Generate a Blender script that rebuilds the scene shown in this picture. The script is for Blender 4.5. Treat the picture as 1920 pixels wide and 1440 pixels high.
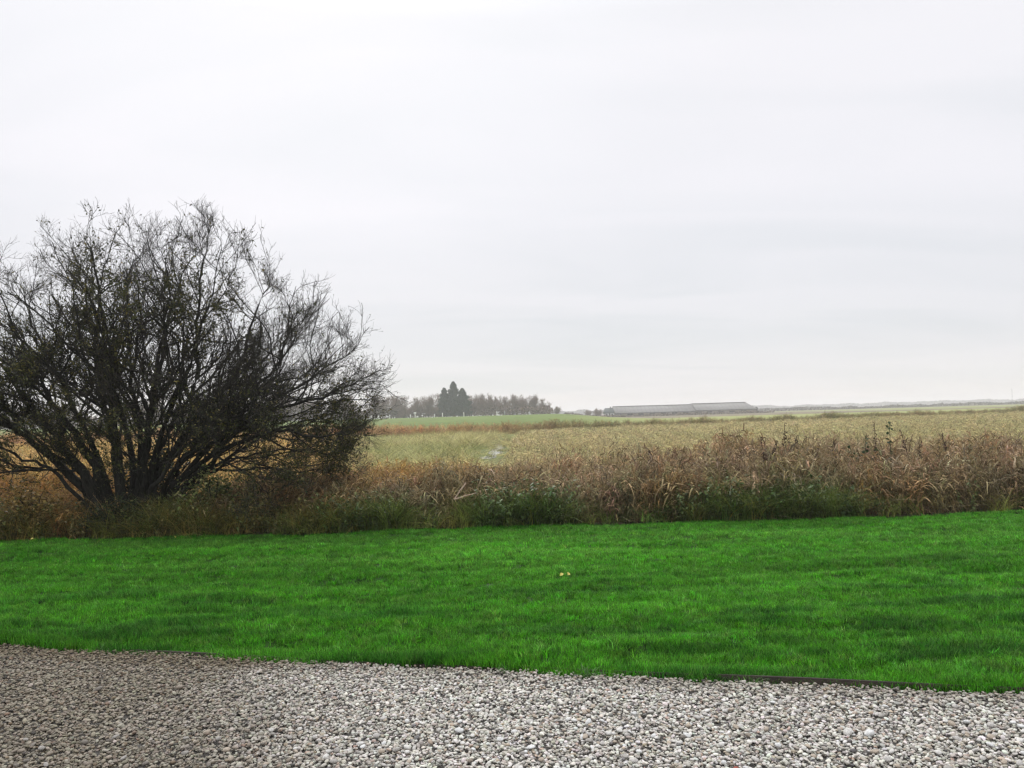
import bpy, math
import numpy as np
from math import radians as R

for o in list(bpy.data.objects):
    bpy.data.objects.remove(o, do_unlink=True)
scene = bpy.context.scene
rng = np.random.default_rng(11)

# ------------------------------------------------------------------ camera
ROLL, PITCH = math.atan(0.0286), R(2.2546)
cam_data = bpy.data.cameras.new('camera')
cam_data.sensor_width = 36.0
cam_data.lens = 36.0 * 1498 / 1920
cam_data.clip_start, cam_data.clip_end = 0.05, 12000
cam = bpy.data.objects.new('camera', cam_data)
scene.collection.objects.link(cam)
from mathutils import Matrix, Vector
_f = Vector((0, math.cos(PITCH), math.sin(PITCH)))
_u = Vector((0, -math.sin(PITCH), math.cos(PITCH)))
_x = Vector((1, 0, 0))
_cx = _x * math.cos(ROLL) - _u * math.sin(ROLL)
_cy = _x * math.sin(ROLL) + _u * math.cos(ROLL)
_m = Matrix((_cx, _cy, -_f)).transposed().to_4x4()
_m.translation = Vector((0, 0, 1.6))
cam.matrix_world = _m
scene.camera = cam

# ------------------------------------------------------------------ sky and sun
SUN_EL, SUN_AZ = R(34), R(-14)          # azimuth measured from +Y towards +X
world = bpy.data.worlds.new('World')
scene.world = world
world.use_nodes = True
nt = world.node_tree
nt.nodes.clear()


def N(t, kind, **kw):
    n = t.nodes.new(kind)
    for k, v in kw.items():
        if k == 'inp':
            for a, b in v.items():
                n.inputs[a].default_value = b
        else:
            setattr(n, k, v)
    return n


def L(t, a, b):
    t.links.new(a, b)


sky = N(nt, 'ShaderNodeTexSky', sky_type='NISHITA', sun_disc=False, sun_elevation=SUN_EL, sun_rotation=SUN_AZ)
bg_sky = N(nt, 'ShaderNodeBackground', inp={'Strength': 0.08})
L(nt, sky.outputs[0], bg_sky.inputs['Color'])
tc = N(nt, 'ShaderNodeTexCoord')
sep = N(nt, 'ShaderNodeSeparateXYZ')
L(nt, tc.outputs['Generated'], sep.inputs[0])
# flat cloud sheet: project the direction on a plane overhead so that clouds flatten to the horizon
zp = N(nt, 'ShaderNodeMath', operation='MAXIMUM', inp={1: 0.0})
L(nt, sep.outputs['Z'], zp.inputs[0])
za = N(nt, 'ShaderNodeMath', operation='ADD', inp={1: 0.16})
L(nt, zp.outputs[0], za.inputs[0])
dv = N(nt, 'ShaderNodeVectorMath', operation='DIVIDE')
L(nt, tc.outputs['Generated'], dv.inputs[0])
L(nt, za.outputs[0], dv.inputs[1])
mp = N(nt, 'ShaderNodeMapping')
mp.inputs['Scale'].default_value = (0.42, 1.15, 0.0)
mp.inputs['Location'].default_value = (3.1, 0.4, 0)
L(nt, dv.outputs[0], mp.inputs['Vector'])
no = N(nt, 'ShaderNodeTexNoise', inp={'Scale': 1.35, 'Detail': 6.0, 'Roughness': 0.48, 'Distortion': 0.7})
L(nt, mp.outputs[0], no.inputs['Vector'])
cr = N(nt, 'ShaderNodeValToRGB')                       # cloud tone: blue grey base to white
cr.color_ramp.elements[0].position, cr.color_ramp.elements[0].color = 0.34, (0.905, 0.915, 0.95, 1)
cr.color_ramp.elements[1].position, cr.color_ramp.elements[1].color = 0.60, (0.985, 0.975, 1.01, 1)
L(nt, no.outputs['Fac'], cr.inputs[0])
# overcast luminance: darker at the horizon, lighter overhead
gr = N(nt, 'ShaderNodeValToRGB')
e = gr.color_ramp.elements
e[0].position, e[0].color = 0.0, (0.92, 0.87, 0.83, 1)
e[1].position, e[1].color = 1.0, (2.55, 2.55, 2.55, 1)
for p_, c_ in ((0.03, (0.87, 0.86, 0.86)), (0.09, (0.84, 0.85, 0.86)), (0.24, (0.94, 0.94, 0.95)), (0.45, (0.975, 0.975, 0.975)), (0.70, (1.75, 1.75, 1.75))):
    gr.color_ramp.elements.new(p_).color = (*c_, 1)
L(nt, zp.outputs[0], gr.inputs[0])
mu = N(nt, 'ShaderNodeMix', data_type='RGBA', blend_type='MULTIPLY', inp={0: 1.0})
L(nt, cr.outputs[0], mu.inputs[6]); L(nt, gr.outputs[0], mu.inputs[7])
# glow of the sun behind the cloud
sd = (math.cos(SUN_EL) * math.sin(SUN_AZ), math.cos(SUN_EL) * math.cos(SUN_AZ), math.sin(SUN_EL))
dt = N(nt, 'ShaderNodeVectorMath', operation='DOT_PRODUCT')
dt.inputs[1].default_value = sd
L(nt, tc.outputs['Generated'], dt.inputs[0])
mr = N(nt, 'ShaderNodeMapRange', interpolation_type='SMOOTHERSTEP', inp={1: 0.86, 2: 1.0, 3: 1.0, 4: 1.06})
L(nt, dt.outputs['Value'], mr.inputs[0])
mg = N(nt, 'ShaderNodeVectorMath', operation='SCALE')
L(nt, mu.outputs[2], mg.inputs[0]); L(nt, mr.outputs[0], mg.inputs['Scale'])
bg_cl = N(nt, 'ShaderNodeBackground', inp={'Strength': 1.0})
L(nt, mg.outputs[0], bg_cl.inputs['Color'])
mx = N(nt, 'ShaderNodeMixShader', inp={0: 0.94})       # cloud cover
L(nt, bg_sky.outputs[0], mx.inputs[1]); L(nt, bg_cl.outputs[0], mx.inputs[2])
wo = N(nt, 'ShaderNodeOutputWorld')
L(nt, mx.outputs[0], wo.inputs['Surface'])

sun_data = bpy.data.lights.new('sun', 'SUN')
sun_data.energy, sun_data.angle, sun_data.color = 1.5, R(20), (1.0, 0.965, 0.91)
sun = bpy.data.objects.new('sun', sun_data)
scene.collection.objects.link(sun)
sun.rotation_euler = Vector((-sd[0], -sd[1], -sd[2])).to_track_quat('-Z', 'Y').to_euler()
sun.location = (0, 0, 60)

vs = scene.view_settings
vs.view_transform, vs.look, vs.exposure, vs.gamma = 'Standard', 'None', 0.0, 1.0
scene.render.engine = 'CYCLES'
scene.cycles.use_denoising = True
scene.cycles.max_bounces = 5
scene.cycles.diffuse_bounces = 2
scene.cycles.volume_bounces = 1
scene.cycles.adaptive_threshold = 0.02
scene.cycles.transparent_max_bounces = 8
scene.cycles.sample_clamp_indirect = 4.0
scene.cycles.filter_width = 1.4

# ------------------------------------------------------------------ helpers
COL = scene.collection


def tag(o, label=None, cat=None, group=None, kind=None):
    if label: o['label'] = label
    if cat: o['category'] = cat
    if group: o['group'] = group
    if kind: o['kind'] = kind
    return o


def mesh_np(name, V, F, mats=(), smooth=False, vcol=None, v=None):
    """V (n,3); F (m,3) or (m,4) int array or list of such arrays."""
    me = bpy.data.meshes.new(name)
    Fs = F if isinstance(F, list) else [F]
    Fs = [np.asarray(f, dtype=np.int32) for f in Fs if len(f)]
    V = np.asarray(V, dtype=np.float32)
    me.vertices.add(len(V))
    me.vertices.foreach_set('co', V.ravel())
    nl = sum(f.size for f in Fs)
    npoly = sum(len(f) for f in Fs)
    me.loops.add(nl)
    me.loops.foreach_set('vertex_index', np.concatenate([f.ravel() for f in Fs]))
    me.polygons.add(npoly)
    sizes = np.concatenate([np.full(len(f), f.shape[1], dtype=np.int32) for f in Fs])
    starts = np.concatenate([[0], np.cumsum(sizes)[:-1]]).astype(np.int32)
    me.polygons.foreach_set('loop_start', starts)
    me.polygons.foreach_set('loop_total', sizes)
    if smooth:
        me.polygons.foreach_set('use_smooth', np.ones(npoly, dtype=bool))
    me.update(calc_edges=True)
    me.validate()
    if vcol is not None:
        a = me.attributes.new('col', 'FLOAT_COLOR', 'POINT')
        c = np.ones((len(V), 4), dtype=np.float32); c[:, :3] = vcol
        a.data.foreach_set('color', c.ravel())
    if v is not None:
        a = me.attributes.new('v', 'FLOAT', 'POINT')
        a.data.foreach_set('value', np.asarray(v, dtype=np.float32))
    for m in mats:
        me.materials.append(m)
    return me


def obj(name, me, parent=None, loc=None):
    o = bpy.data.objects.new(name, me)
    COL.objects.link(o)
    if parent is not None: o.parent = parent
    if loc is not None: o.location = loc
    return o


def empty(name, loc=(0, 0, 0), rz=0.0):
    o = bpy.data.objects.new(name, None)
    o.location = loc; o.rotation_euler = (0, 0, rz)
    o.empty_display_size = 0.3
    COL.objects.link(o)
    return o


def unit(a):
    return a / np.maximum(np.linalg.norm(a, axis=-1, keepdims=True), 1e-9)


def sstep(a, b, x):
    t = np.clip((x - a) / (b - a), 0, 1)
    return t * t * (3 - 2 * t)


def _hash(ix, iy, s):
    h = (ix.astype(np.int64) * 374761393 + iy.astype(np.int64) * 668265263 + s * 974711) & 0xffffffff
    h = ((h ^ (h >> 13)) * 1274126177) & 0xffffffff
    return ((h ^ (h >> 16)) & 0xffff) / 65535.0


def vnoise(x, y, s=0):
    x = np.asarray(x, float); y = np.asarray(y, float)
    ix, iy = np.floor(x), np.floor(y)
    fx, fy = x - ix, y - iy
    fx, fy = fx * fx * (3 - 2 * fx), fy * fy * (3 - 2 * fy)
    a, b = _hash(ix, iy, s), _hash(ix + 1, iy, s)
    c, d = _hash(ix, iy + 1, s), _hash(ix + 1, iy + 1, s)
    return (a * (1 - fx) + b * fx) * (1 - fy) + (c * (1 - fx) + d * fx) * fy


def fbm(x, y, s=0, o=4):
    t, a, n = 0.0, 0.5, 0.0
    for k in range(o):
        t = t + a * vnoise(x * 2 ** k, y * 2 ** k, s + k * 17); n += a; a *= 0.5
    return t / n


def tubes(P, Rr, sides=4, cap=False):
    """P (n,k,3) polylines, Rr (n,k) radii -> V, F quads (all the same k)."""
    n, k, _ = P.shape
    T = np.empty_like(P)
    T[:, 1:-1] = P[:, 2:] - P[:, :-2]
    T[:, 0] = P[:, 1] - P[:, 0]; T[:, -1] = P[:, -1] - P[:, -2]
    T = unit(T)
    ref = np.where(np.abs(T[..., 2:3]) > 0.9, np.array([1.0, 0, 0]), np.array([0, 0, 1.0]))
    A = unit(np.cross(T, ref)); B = np.cross(T, A)
    ang = np.arange(sides) * 2 * np.pi / sides
    V = P[:, :, None, :] + Rr[:, :, None, None] * (np.cos(ang)[None, None, :, None] * A[:, :, None, :] + np.sin(ang)[None, None, :, None] * B[:, :, None, :])
    base = (np.arange(n) * k * sides)[:, None, None]
    j = np.arange(k - 1)[None, :, None] * sides
    s = np.arange(sides)[None, None, :]; s2 = (s + 1) % sides
    F = np.stack([base + j + s, base + j + s2, base + j + sides + s2, base + j + sides + s], -1).reshape(-1, 4)
    return V.reshape(-1, 3), F


def blades(P, W, side):
    """flat curved strips: P (n,k,3), W (n,k) half widths, side (n,3) -> V, F."""
    n, k, _ = P.shape
    V = np.stack([P - W[..., None] * side[:, None, :], P + W[..., None] * side[:, None, :]], 2)
    base = (np.arange(n) * k * 2)[:, None]
    j = np.arange(k - 1)[None, :] * 2
    F = np.stack([base + j, base + j + 1, base + j + 3, base + j + 2], -1).reshape(-1, 4)
    return V.reshape(-1, 3), F


def join(parts):
    """[(V,F,v)] -> V,[F],v"""
    Vs, Fs, vv, off = [], [], [], 0
    for V, F, v in parts:
        Vs.append(V); Fs.append(np.asarray(F) + off); vv.append(np.broadcast_to(np.asarray(v, float), (len(V),))); off += len(V)
    return np.concatenate(Vs), Fs, np.concatenate(vv)


def box_vf(c, s):
    c = np.array(c, float); s = np.array(s, float) / 2
    V = np.array([[x, y, z] for z in (-1, 1) for y in (-1, 1) for x in (-1, 1)]) * s + c
    F = np.array([[0, 2, 3, 1], [4, 5, 7, 6], [0, 1, 5, 4], [2, 6, 7, 3], [0, 4, 6, 2], [1, 3, 7, 5]])
    return V, F


# ------------------------------------------------------------------ materials
def mat(name):
    m = bpy.data.materials.new(name); m.use_nodes = True
    t = m.node_tree; t.nodes.clear()
    return m, t


def noisy(name, c1, c2, scale, rough=0.9, bump=0.0, detail=6.0, bscale=None, spec=0.3, lo=0.35, hi=0.65, stretch=(1, 1, 1)):
    m, t = mat(name)
    out = N(t, 'ShaderNodeOutputMaterial'); p = N(t, 'ShaderNodeBsdfPrincipled', inp={'Roughness': rough, 'Specular IOR Level': spec})
    tc = N(t, 'ShaderNodeTexCoord'); mp = N(t, 'ShaderNodeMapping'); mp.inputs['Scale'].default_value = stretch
    L(t, tc.outputs['Object'], mp.inputs[0])
    n = N(t, 'ShaderNodeTexNoise', inp={'Scale': scale, 'Detail': detail, 'Roughness': 0.6})
    L(t, mp.outputs[0], n.inputs['Vector'])
    r = N(t, 'ShaderNodeValToRGB')
    r.color_ramp.elements[0].position, r.color_ramp.elements[0].color = lo, (*c1, 1)
    r.color_ramp.elements[1].position, r.color_ramp.elements[1].color = hi, (*c2, 1)
    L(t, n.outputs['Fac'], r.inputs[0]); L(t, r.outputs[0], p.inputs['Base Color'])
    if bump:
        n2 = N(t, 'ShaderNodeTexNoise', inp={'Scale': bscale or scale * 4, 'Detail': 4.0})
        L(t, mp.outputs[0], n2.inputs['Vector'])
        b = N(t, 'ShaderNodeBump', inp={'Strength': bump, 'Distance': 0.02})
        L(t, n2.outputs['Fac'], b.inputs['Height']); L(t, b.outputs[0], p.inputs['Normal'])
    L(t, p.outputs[0], out.inputs['Surface'])
    return m


def tinted(name, rough=0.6, spec=0.4, trans=0.3, vlo=0.6, vhi=1.4, grain=0.0, grain_scale=40.0):
    """colour from the instance attribute 'tint', varied by the mesh attribute 'v'."""
    m, t = mat(name)
    out = N(t, 'ShaderNodeOutputMaterial')
    at = N(t, 'ShaderNodeAttribute', attribute_type='INSTANCER', attribute_name='tint')
    av = N(t, 'ShaderNodeAttribute', attribute_type='GEOMETRY', attribute_name='v')
    mr = N(t, 'ShaderNodeMapRange', inp={1: 0, 2: 1, 3: vlo, 4: vhi})
    L(t, av.outputs['Fac'], mr.inputs[0])
    sc = N(t, 'ShaderNodeVectorMath', operation='SCALE')
    L(t, at.outputs['Color'], sc.inputs[0]); L(t, mr.outputs[0], sc.inputs['Scale'])
    colour = sc.outputs[0]
    if grain:
        tc = N(t, 'ShaderNodeTexCoord')
        n = N(t, 'ShaderNodeTexNoise', inp={'Scale': grain_scale, 'Detail': 5.0, 'Roughness': 0.65})
        L(t, tc.outputs['Object'], n.inputs['Vector'])
        m2 = N(t, 'ShaderNodeMapRange', inp={1: 0.3, 2: 0.7, 3: 1 - grain, 4: 1 + grain})
        L(t, n.outputs['Fac'], m2.inputs[0])
        s2 = N(t, 'ShaderNodeVectorMath', operation='SCALE')
        L(t, colour, s2.inputs[0]); L(t, m2.outputs[0], s2.inputs['Scale']); colour = s2.outputs[0]
    p = N(t, 'ShaderNodeBsdfPrincipled', inp={'Roughness': rough, 'Specular IOR Level': spec})
    L(t, colour, p.inputs['Base Color'])
    if trans > 0:
        tr = N(t, 'ShaderNodeBsdfTranslucent'); L(t, colour, tr.inputs['Color'])
        mx = N(t, 'ShaderNodeMixShader', inp={0: trans})
        L(t, p.outputs[0], mx.inputs[1]); L(t, tr.outputs[0], mx.inputs[2]); L(t, mx.outputs[0], out.inputs['Surface'])
    else:
        L(t, p.outputs[0], out.inputs['Surface'])
    return m


def plain_v(name, c1, c2, rough=0.8, trans=0.0, spec=0.3):
    """colour ramp over the mesh attribute 'v' (one value for each leaf or twig)."""
    m, t = mat(name)
    out = N(t, 'ShaderNodeOutputMaterial')
    av = N(t, 'ShaderNodeAttribute', attribute_type='GEOMETRY', attribute_name='v')
    r = N(t, 'ShaderNodeValToRGB')
    cs = [c1, c2] if not isinstance(c1[0], tuple) else list(c1)
    r.color_ramp.elements[0].color = (*cs[0], 1); r.color_ramp.elements[1].color = (*cs[-1], 1)
    for i, c in enumerate(cs[1:-1]):
        r.color_ramp.elements.new((i + 1) / (len(cs) - 1)).color = (*c, 1)
    L(t, av.outputs['Fac'], r.inputs[0])
    p = N(t, 'ShaderNodeBsdfPrincipled', inp={'Roughness': rough, 'Specular IOR Level': spec})
    L(t, r.outputs[0], p.inputs['Base Color'])
    if trans:
        tr = N(t, 'ShaderNodeBsdfTranslucent'); L(t, r.outputs[0], tr.inputs['Color'])
        mx = N(t, 'ShaderNodeMixShader', inp={0: trans})
        L(t, p.outputs[0], mx.inputs[1]); L(t, tr.outputs[0], mx.inputs[2]); L(t, mx.outputs[0], out.inputs['Surface'])
    else:
        L(t, p.outputs[0], out.inputs['Surface'])
    return m


M = {}
M['grass'] = tinted('grass_blades', 0.5, 0.16, 0.35, 0.3, 1.95)
M['reed'] = tinted('dry_reed', 0.7, 0.15, 0.25, 0.22, 2.5)
M['weed'] = tinted('green_weeds', 0.5, 0.25, 0.25, 0.6, 1.5)
M['stone'] = tinted('gravel_stone', 0.7, 0.35, 0.0, 1.0, 1.0, 0.28, 3.0)
M['soil'] = noisy('dark_soil', (0.025, 0.02, 0.014), (0.06, 0.047, 0.032), 9, 0.95, 0.5)
M['thatch'] = noisy('lawn_thatch', (0.012, 0.035, 0.006), (0.03, 0.075, 0.012), 14, 0.95, 0.4)
M['bed'] = noisy('gravel_grit', (0.06, 0.055, 0.047), (0.19, 0.18, 0.165), 60, 0.95, 0.8, lo=0.3, hi=0.7)
M['board'] = noisy('weathered_board', (0.014, 0.011, 0.008), (0.04, 0.03, 0.021), 6, 0.85, 0.4, stretch=(0.3, 8, 8))
M['bark'] = noisy('willow_bark', (0.010, 0.010, 0.008), (0.034, 0.032, 0.024), 9, 0.9, 0.8, stretch=(4, 4, 1))
M['twig'] = plain_v('willow_twigs', (0.014, 0.013, 0.010), (0.045, 0.038, 0.028), 0.75)
M['leaf'] = plain_v('willow_leaves', ((0.022, 0.032, 0.010), (0.07, 0.072, 0.018), (0.20, 0.155, 0.04)), None, 0.55, 0.25)
M['far_bark'] = noisy('far_bark', (0.05, 0.042, 0.036), (0.09, 0.075, 0.063), 2, 0.95)
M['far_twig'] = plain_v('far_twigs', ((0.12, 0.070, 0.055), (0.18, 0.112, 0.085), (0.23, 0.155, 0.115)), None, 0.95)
M['needle'] = plain_v('conifer_needles', ((0.006, 0.018, 0.014), (0.012, 0.034, 0.024), (0.022, 0.05, 0.034)), None, 0.7)
M['white_post'] = noisy('white_post_paint', (0.62, 0.61, 0.58), (0.8, 0.79, 0.77), 6, 0.6)
M['roof'] = noisy('fibre_cement_roof', (0.185, 0.18, 0.178), (0.25, 0.243, 0.238), 0.35, 0.8, stretch=(1, 3, 3))
M['roof_dark'] = noisy('dark_roof', (0.035, 0.05, 0.05), (0.055, 0.07, 0.068), 1.2, 0.8)
M['barn_wall'] = noisy('barn_wall', (0.20, 0.16, 0.135), (0.30, 0.25, 0.215), 0.5, 0.9, stretch=(3, 3, 1))
M['trim'] = noisy('dark_trim', (0.05, 0.05, 0.055), (0.075, 0.075, 0.08), 2, 0.8)
M['house_wall'] = noisy('white_render', (0.55, 0.55, 0.54), (0.7, 0.7, 0.69), 1, 0.9)
M['mast'] = noisy('galvanised_steel', (0.25, 0.26, 0.27), (0.34, 0.35, 0.36), 3, 0.5)

m, t = mat('window_glass')
o_ = N(t, 'ShaderNodeOutputMaterial'); p_ = N(t, 'ShaderNodeBsdfPrincipled', inp={'Base Color': (0.02, 0.025, 0.03, 1), 'Roughness': 0.08})
L(t, p_.outputs[0], o_.inputs[0]); M['glass'] = m
m, t = mat('still_water')
o_ = N(t, 'ShaderNodeOutputMaterial'); p_ = N(t, 'ShaderNodeBsdfPrincipled', inp={'Base Color': (0.03, 0.045, 0.04, 1), 'Roughness': 0.03, 'IOR': 1.33, 'Specular IOR Level': 0.9})
n_ = N(t, 'ShaderNodeTexNoise', inp={'Scale': 3.0, 'Detail': 3.0}); b_ = N(t, 'ShaderNodeBump', inp={'Strength': 0.08, 'Distance': 0.02})
L(t, n_.outputs['Fac'], b_.inputs['Height']); L(t, b_.outputs[0], p_.inputs['Normal'])
L(t, p_.outputs[0], o_.inputs[0]); M['water'] = m

# ground: field colours stored on the sheet, broken up by noise
m, t = mat('ground_fields')
o_ = N(t, 'ShaderNodeOutputMaterial'); p_ = N(t, 'ShaderNodeBsdfPrincipled', inp={'Roughness': 0.95, 'Specular IOR Level': 0.1})
a_ = N(t, 'ShaderNodeAttribute', attribute_type='GEOMETRY', attribute_name='col')
tc = N(t, 'ShaderNodeTexCoord')
n_ = N(t, 'ShaderNodeTexNoise', inp={'Scale': 0.35, 'Detail': 8.0, 'Roughness': 0.7}); L(t, tc.outputs['Object'], n_.inputs['Vector'])
r_ = N(t, 'ShaderNodeMapRange', inp={1: 0.25, 2: 0.75, 3: 0.55, 4: 1.45}); L(t, n_.outputs['Fac'], r_.inputs[0])
s_ = N(t, 'ShaderNodeVectorMath', operation='SCALE'); L(t, a_.outputs['Color'], s_.inputs[0]); L(t, r_.outputs[0], s_.inputs['Scale'])
L(t, s_.outputs[0], p_.inputs['Base Color']); L(t, p_.outputs[0], o_.inputs[0]); M['ground'] = m


# ------------------------------------------------------------------ scatter by geometry nodes (for stuff)
def scatter(name, pts, rot, scl, tint, protos, idx, material, parent=None):
    me = bpy.data.meshes.new(name)
    n = len(pts)
    me.vertices.add(n)
    me.vertices.foreach_set('co', np.asarray(pts, np.float32).ravel())
    for nm, data in (('rot', rot), ('scl', scl), ('tint', tint)):
        a = me.attributes.new(nm, 'FLOAT_VECTOR', 'POINT')
        a.data.foreach_set('vector', np.asarray(data, np.float32).ravel())
    a = me.attributes.new('pick', 'INT', 'POINT')
    a.data.foreach_set('value', np.asarray(idx, np.int32))
    me.materials.append(material)
    o = obj(name, me, parent)
    g = bpy.data.node_groups.new(name, 'GeometryNodeTree')
    g.interface.new_socket('Geometry', in_out='INPUT', socket_type='NodeSocketGeometry')
    g.interface.new_socket('Geometry', in_out='OUTPUT', socket_type='NodeSocketGeometry')
    gi, go = g.nodes.new('NodeGroupInput'), g.nodes.new('NodeGroupOutput')
    pc = bpy.data.collections.new(name + '_shapes')
    for k, pm in enumerate(protos):
        po = bpy.data.objects.new('%s_%02d' % (name, k), pm)
        pc.objects.link(po)
    ci = g.nodes.new('GeometryNodeCollectionInfo')
    ci.inputs['Collection'].default_value = pc
    ci.inputs['Separate Children'].default_value = True
    ci.inputs['Reset Children'].default_value = True
    ip = g.nodes.new('GeometryNodeInstanceOnPoints')
    ip.inputs['Pick Instance'].default_value = True
    L(g, gi.outputs[0], ip.inputs['Points']); L(g, ci.outputs[0], ip.inputs['Instance'])

    def na(nm, ty):
        q = g.nodes.new('GeometryNodeInputNamedAttribute'); q.data_type = ty
        q.inputs['Name'].default_value = nm
        return [s for s in q.outputs if s.enabled and s.name == 'Attribute'][0]
    L(g, na('pick', 'INT'), ip.inputs['Instance Index'])
    er = g.nodes.new('FunctionNodeEulerToRotation')
    L(g, na('rot', 'FLOAT_VECTOR'), er.inputs[0]); L(g, er.outputs[0], ip.inputs['Rotation'])
    L(g, na('scl', 'FLOAT_VECTOR'), ip.inputs['Scale'])
    L(g, ip.outputs[0], go.inputs[0])
    md = o.modifiers.new('scatter', 'NODES'); md.node_group = g
    return o


def rotz(n, tilt=0.0):
    r = np.zeros((n, 3)); r[:, 2] = rng.uniform(0, 2 * np.pi, n)
    r[:, 0] = rng.normal(0, tilt, n) if tilt else 0
    r[:, 1] = rng.normal(0, tilt, n) if tilt else 0
    return r


def mixc(c, w):
    """c list of colours, w (n,k) weights -> (n,3)"""
    w = np.asarray(w, float); w = w / w.sum(1, keepdims=True)
    return w @ np.array(c)


def jitter(c, s):
    n = len(c)
    return np.clip(c * (1 + rng.normal(0, s, (n, 1))) * (1 + rng.normal(0, s * 0.35, (n, 3))), 0.003, 0.9)


# ------------------------------------------------------------------ terrain
def edge_y(x):                      # boundary of lawn and gravel
    return 5.295 - 0.236 * x + 0.004 * x * x


def terrain(x, y):
    x = np.asarray(x, float); y = np.asarray(y, float)
    z = -0.30 * np.exp(-((y - 13.6) / 1.1) ** 2)                      # the ditch behind the lawn
    z = z - 0.2 * sstep(13, 18, y)
    left = 1 - sstep(14, 46, x - 0.03 * (y - 330))
    z = z + (2.0 * sstep(85, 310, y)) * left
    z = z - 0.45 * sstep(120, 380, y) * (1 - left)
    z = z + 0.5 * sstep(600, 1200, y)
    z = z - 0.16 * (1 - sstep(-0.25, 0.25, y - edge_y(x))) * (np.abs(x) < 60) * (y < 12)
    return z


def lawn_z(x, y):
    return (0.10 * (fbm(x * 0.55, y * 1.3, 3, 3) - 0.5) + 0.085 * (fbm(x * 1.1, y * 4.2, 9, 2) - 0.5)
            - 0.02 - 0.035 * np.exp(-np.clip(y - edge_y(x), 0, 9) / 0.14))


STRIP = lambda x: 78 + 0.45 * x        # far bank of weeds

ang = np.radians(np.linspace(-90, 90, 361))
rad = np.concatenate([[0.8], np.geomspace(1.2, 3000, 420)])
A_, Rd = np.meshgrid(ang, rad)
gx, gy = Rd * np.sin(A_), Rd * np.cos(A_) - 1.0
gz = terrain(gx, gy) - 0.10 * (gy < 12)
nr, na_ = gx.shape
ii = np.arange(nr - 1)[:, None] * na_ + np.arange(na_ - 1)[None, :]
F = np.stack([ii, ii + na_, ii + na_ + 1, ii + 1], -1).reshape(-1, 4)[:, ::-1]
X, Y = gx.ravel(), gy.ravel()
soil = np.array([0.05, 0.045, 0.025]); green = np.array([0.11, 0.135, 0.045]); bright = np.array([0.105, 0.15, 0.028])
pale = np.array([0.25, 0.265, 0.095]); tan = np.array([0.17, 0.14, 0.075]); brown = np.array([0.085, 0.065, 0.05])
c = np.tile(soil, (len(X), 1))
k = (Y > 16)[:, None]; c = np.where(k, tan * 0.8, c)
gp = (sstep(26, 34, Y) * (1 - sstep(-1.2, 1.0, X - 0.05 * (Y - 35))))[:, None]
c = c * (1 - gp) + green * gp
be = (Y > STRIP(X))[:, None]
wl = (1 - sstep(-6, 30, X - 0.10 * (Y - 90)))[:, None]
c = np.where(be, bright * wl + pale * (1 - wl), c)
c = np.where((be[:, 0] & (Y > 215 + 0.25 * X) & (X > 26))[:, None], (brown * 1.7) * (0.6 + 0.5 * vnoise(X / 60, Y / 25, 5))[:, None] + pale * 0.15, c)
c = np.where((be[:, 0] & (Y > 260 + 0.3 * X) & (X > 150))[:, None], pale * 0.85 * (0.55 + 0.7 * vnoise(X / 200, Y / 60, 8))[:, None], c)
c = np.where((Y > 520)[:, None], brown * (0.8 + 0.9 * vnoise(X / 300, Y / 120, 6))[:, None], c)
c = c * (0.8 + 0.4 * fbm(X / 9, Y / 9, 2))[:, None]
ground = obj('ground', mesh_np('ground', np.stack([X, Y, gz.ravel()], 1), F, [M['ground']], True, vcol=c))
tag(ground, 'flat farmland stretching to the horizon', kind='structure')


def sheet(name, x0, x1, nx, y0f, y1f, ny, zf, material):
    u = np.linspace(x0, x1, nx); v = np.linspace(0, 1, ny)
    XX = np.tile(u, (ny, 1)); YY = y0f(XX) * (1 - v[:, None]) + y1f(XX) * v[:, None]
    V = np.stack([XX, YY, zf(XX, YY)], -1).reshape(-1, 3)
    i = np.arange(ny - 1)[:, None] * nx + np.arange(nx - 1)[None, :]
    F = np.stack([i, i + 1, i + nx + 1, i + nx], -1).reshape(-1, 4)
    o = obj(name, mesh_np(name, V, F, [material], True))
    return tag(o, kind='structure')


FAR_EDGE = lambda x: 11.72 + 0.10 * np.sin(x * 0.9) + 0.012 * np.abs(x) + 0.10 * (vnoise(x * 2.3, x * 0 + 1, 19) - 0.5)
lawn = sheet('lawn', -16, 16, 320, lambda x: edge_y(x) + 0.03, FAR_EDGE, 90, lambda x, y: lawn_z(x, y) - 0.035, M['thatch'])
tag(lawn, 'mown bright green lawn between gravel and reeds')
gravel_z = lambda x, y: -0.078 + 0.025 * (fbm(x * 0.8, y * 0.8, 21, 3) - 0.5)
drive = sheet('gravel_drive', -16, 16, 200, lambda x: x * 0 - 0.8, lambda x: edge_y(x) - 0.02, 70, gravel_z, M['bed'])
tag(drive, 'pale grey gravel drive in the foreground')


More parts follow.
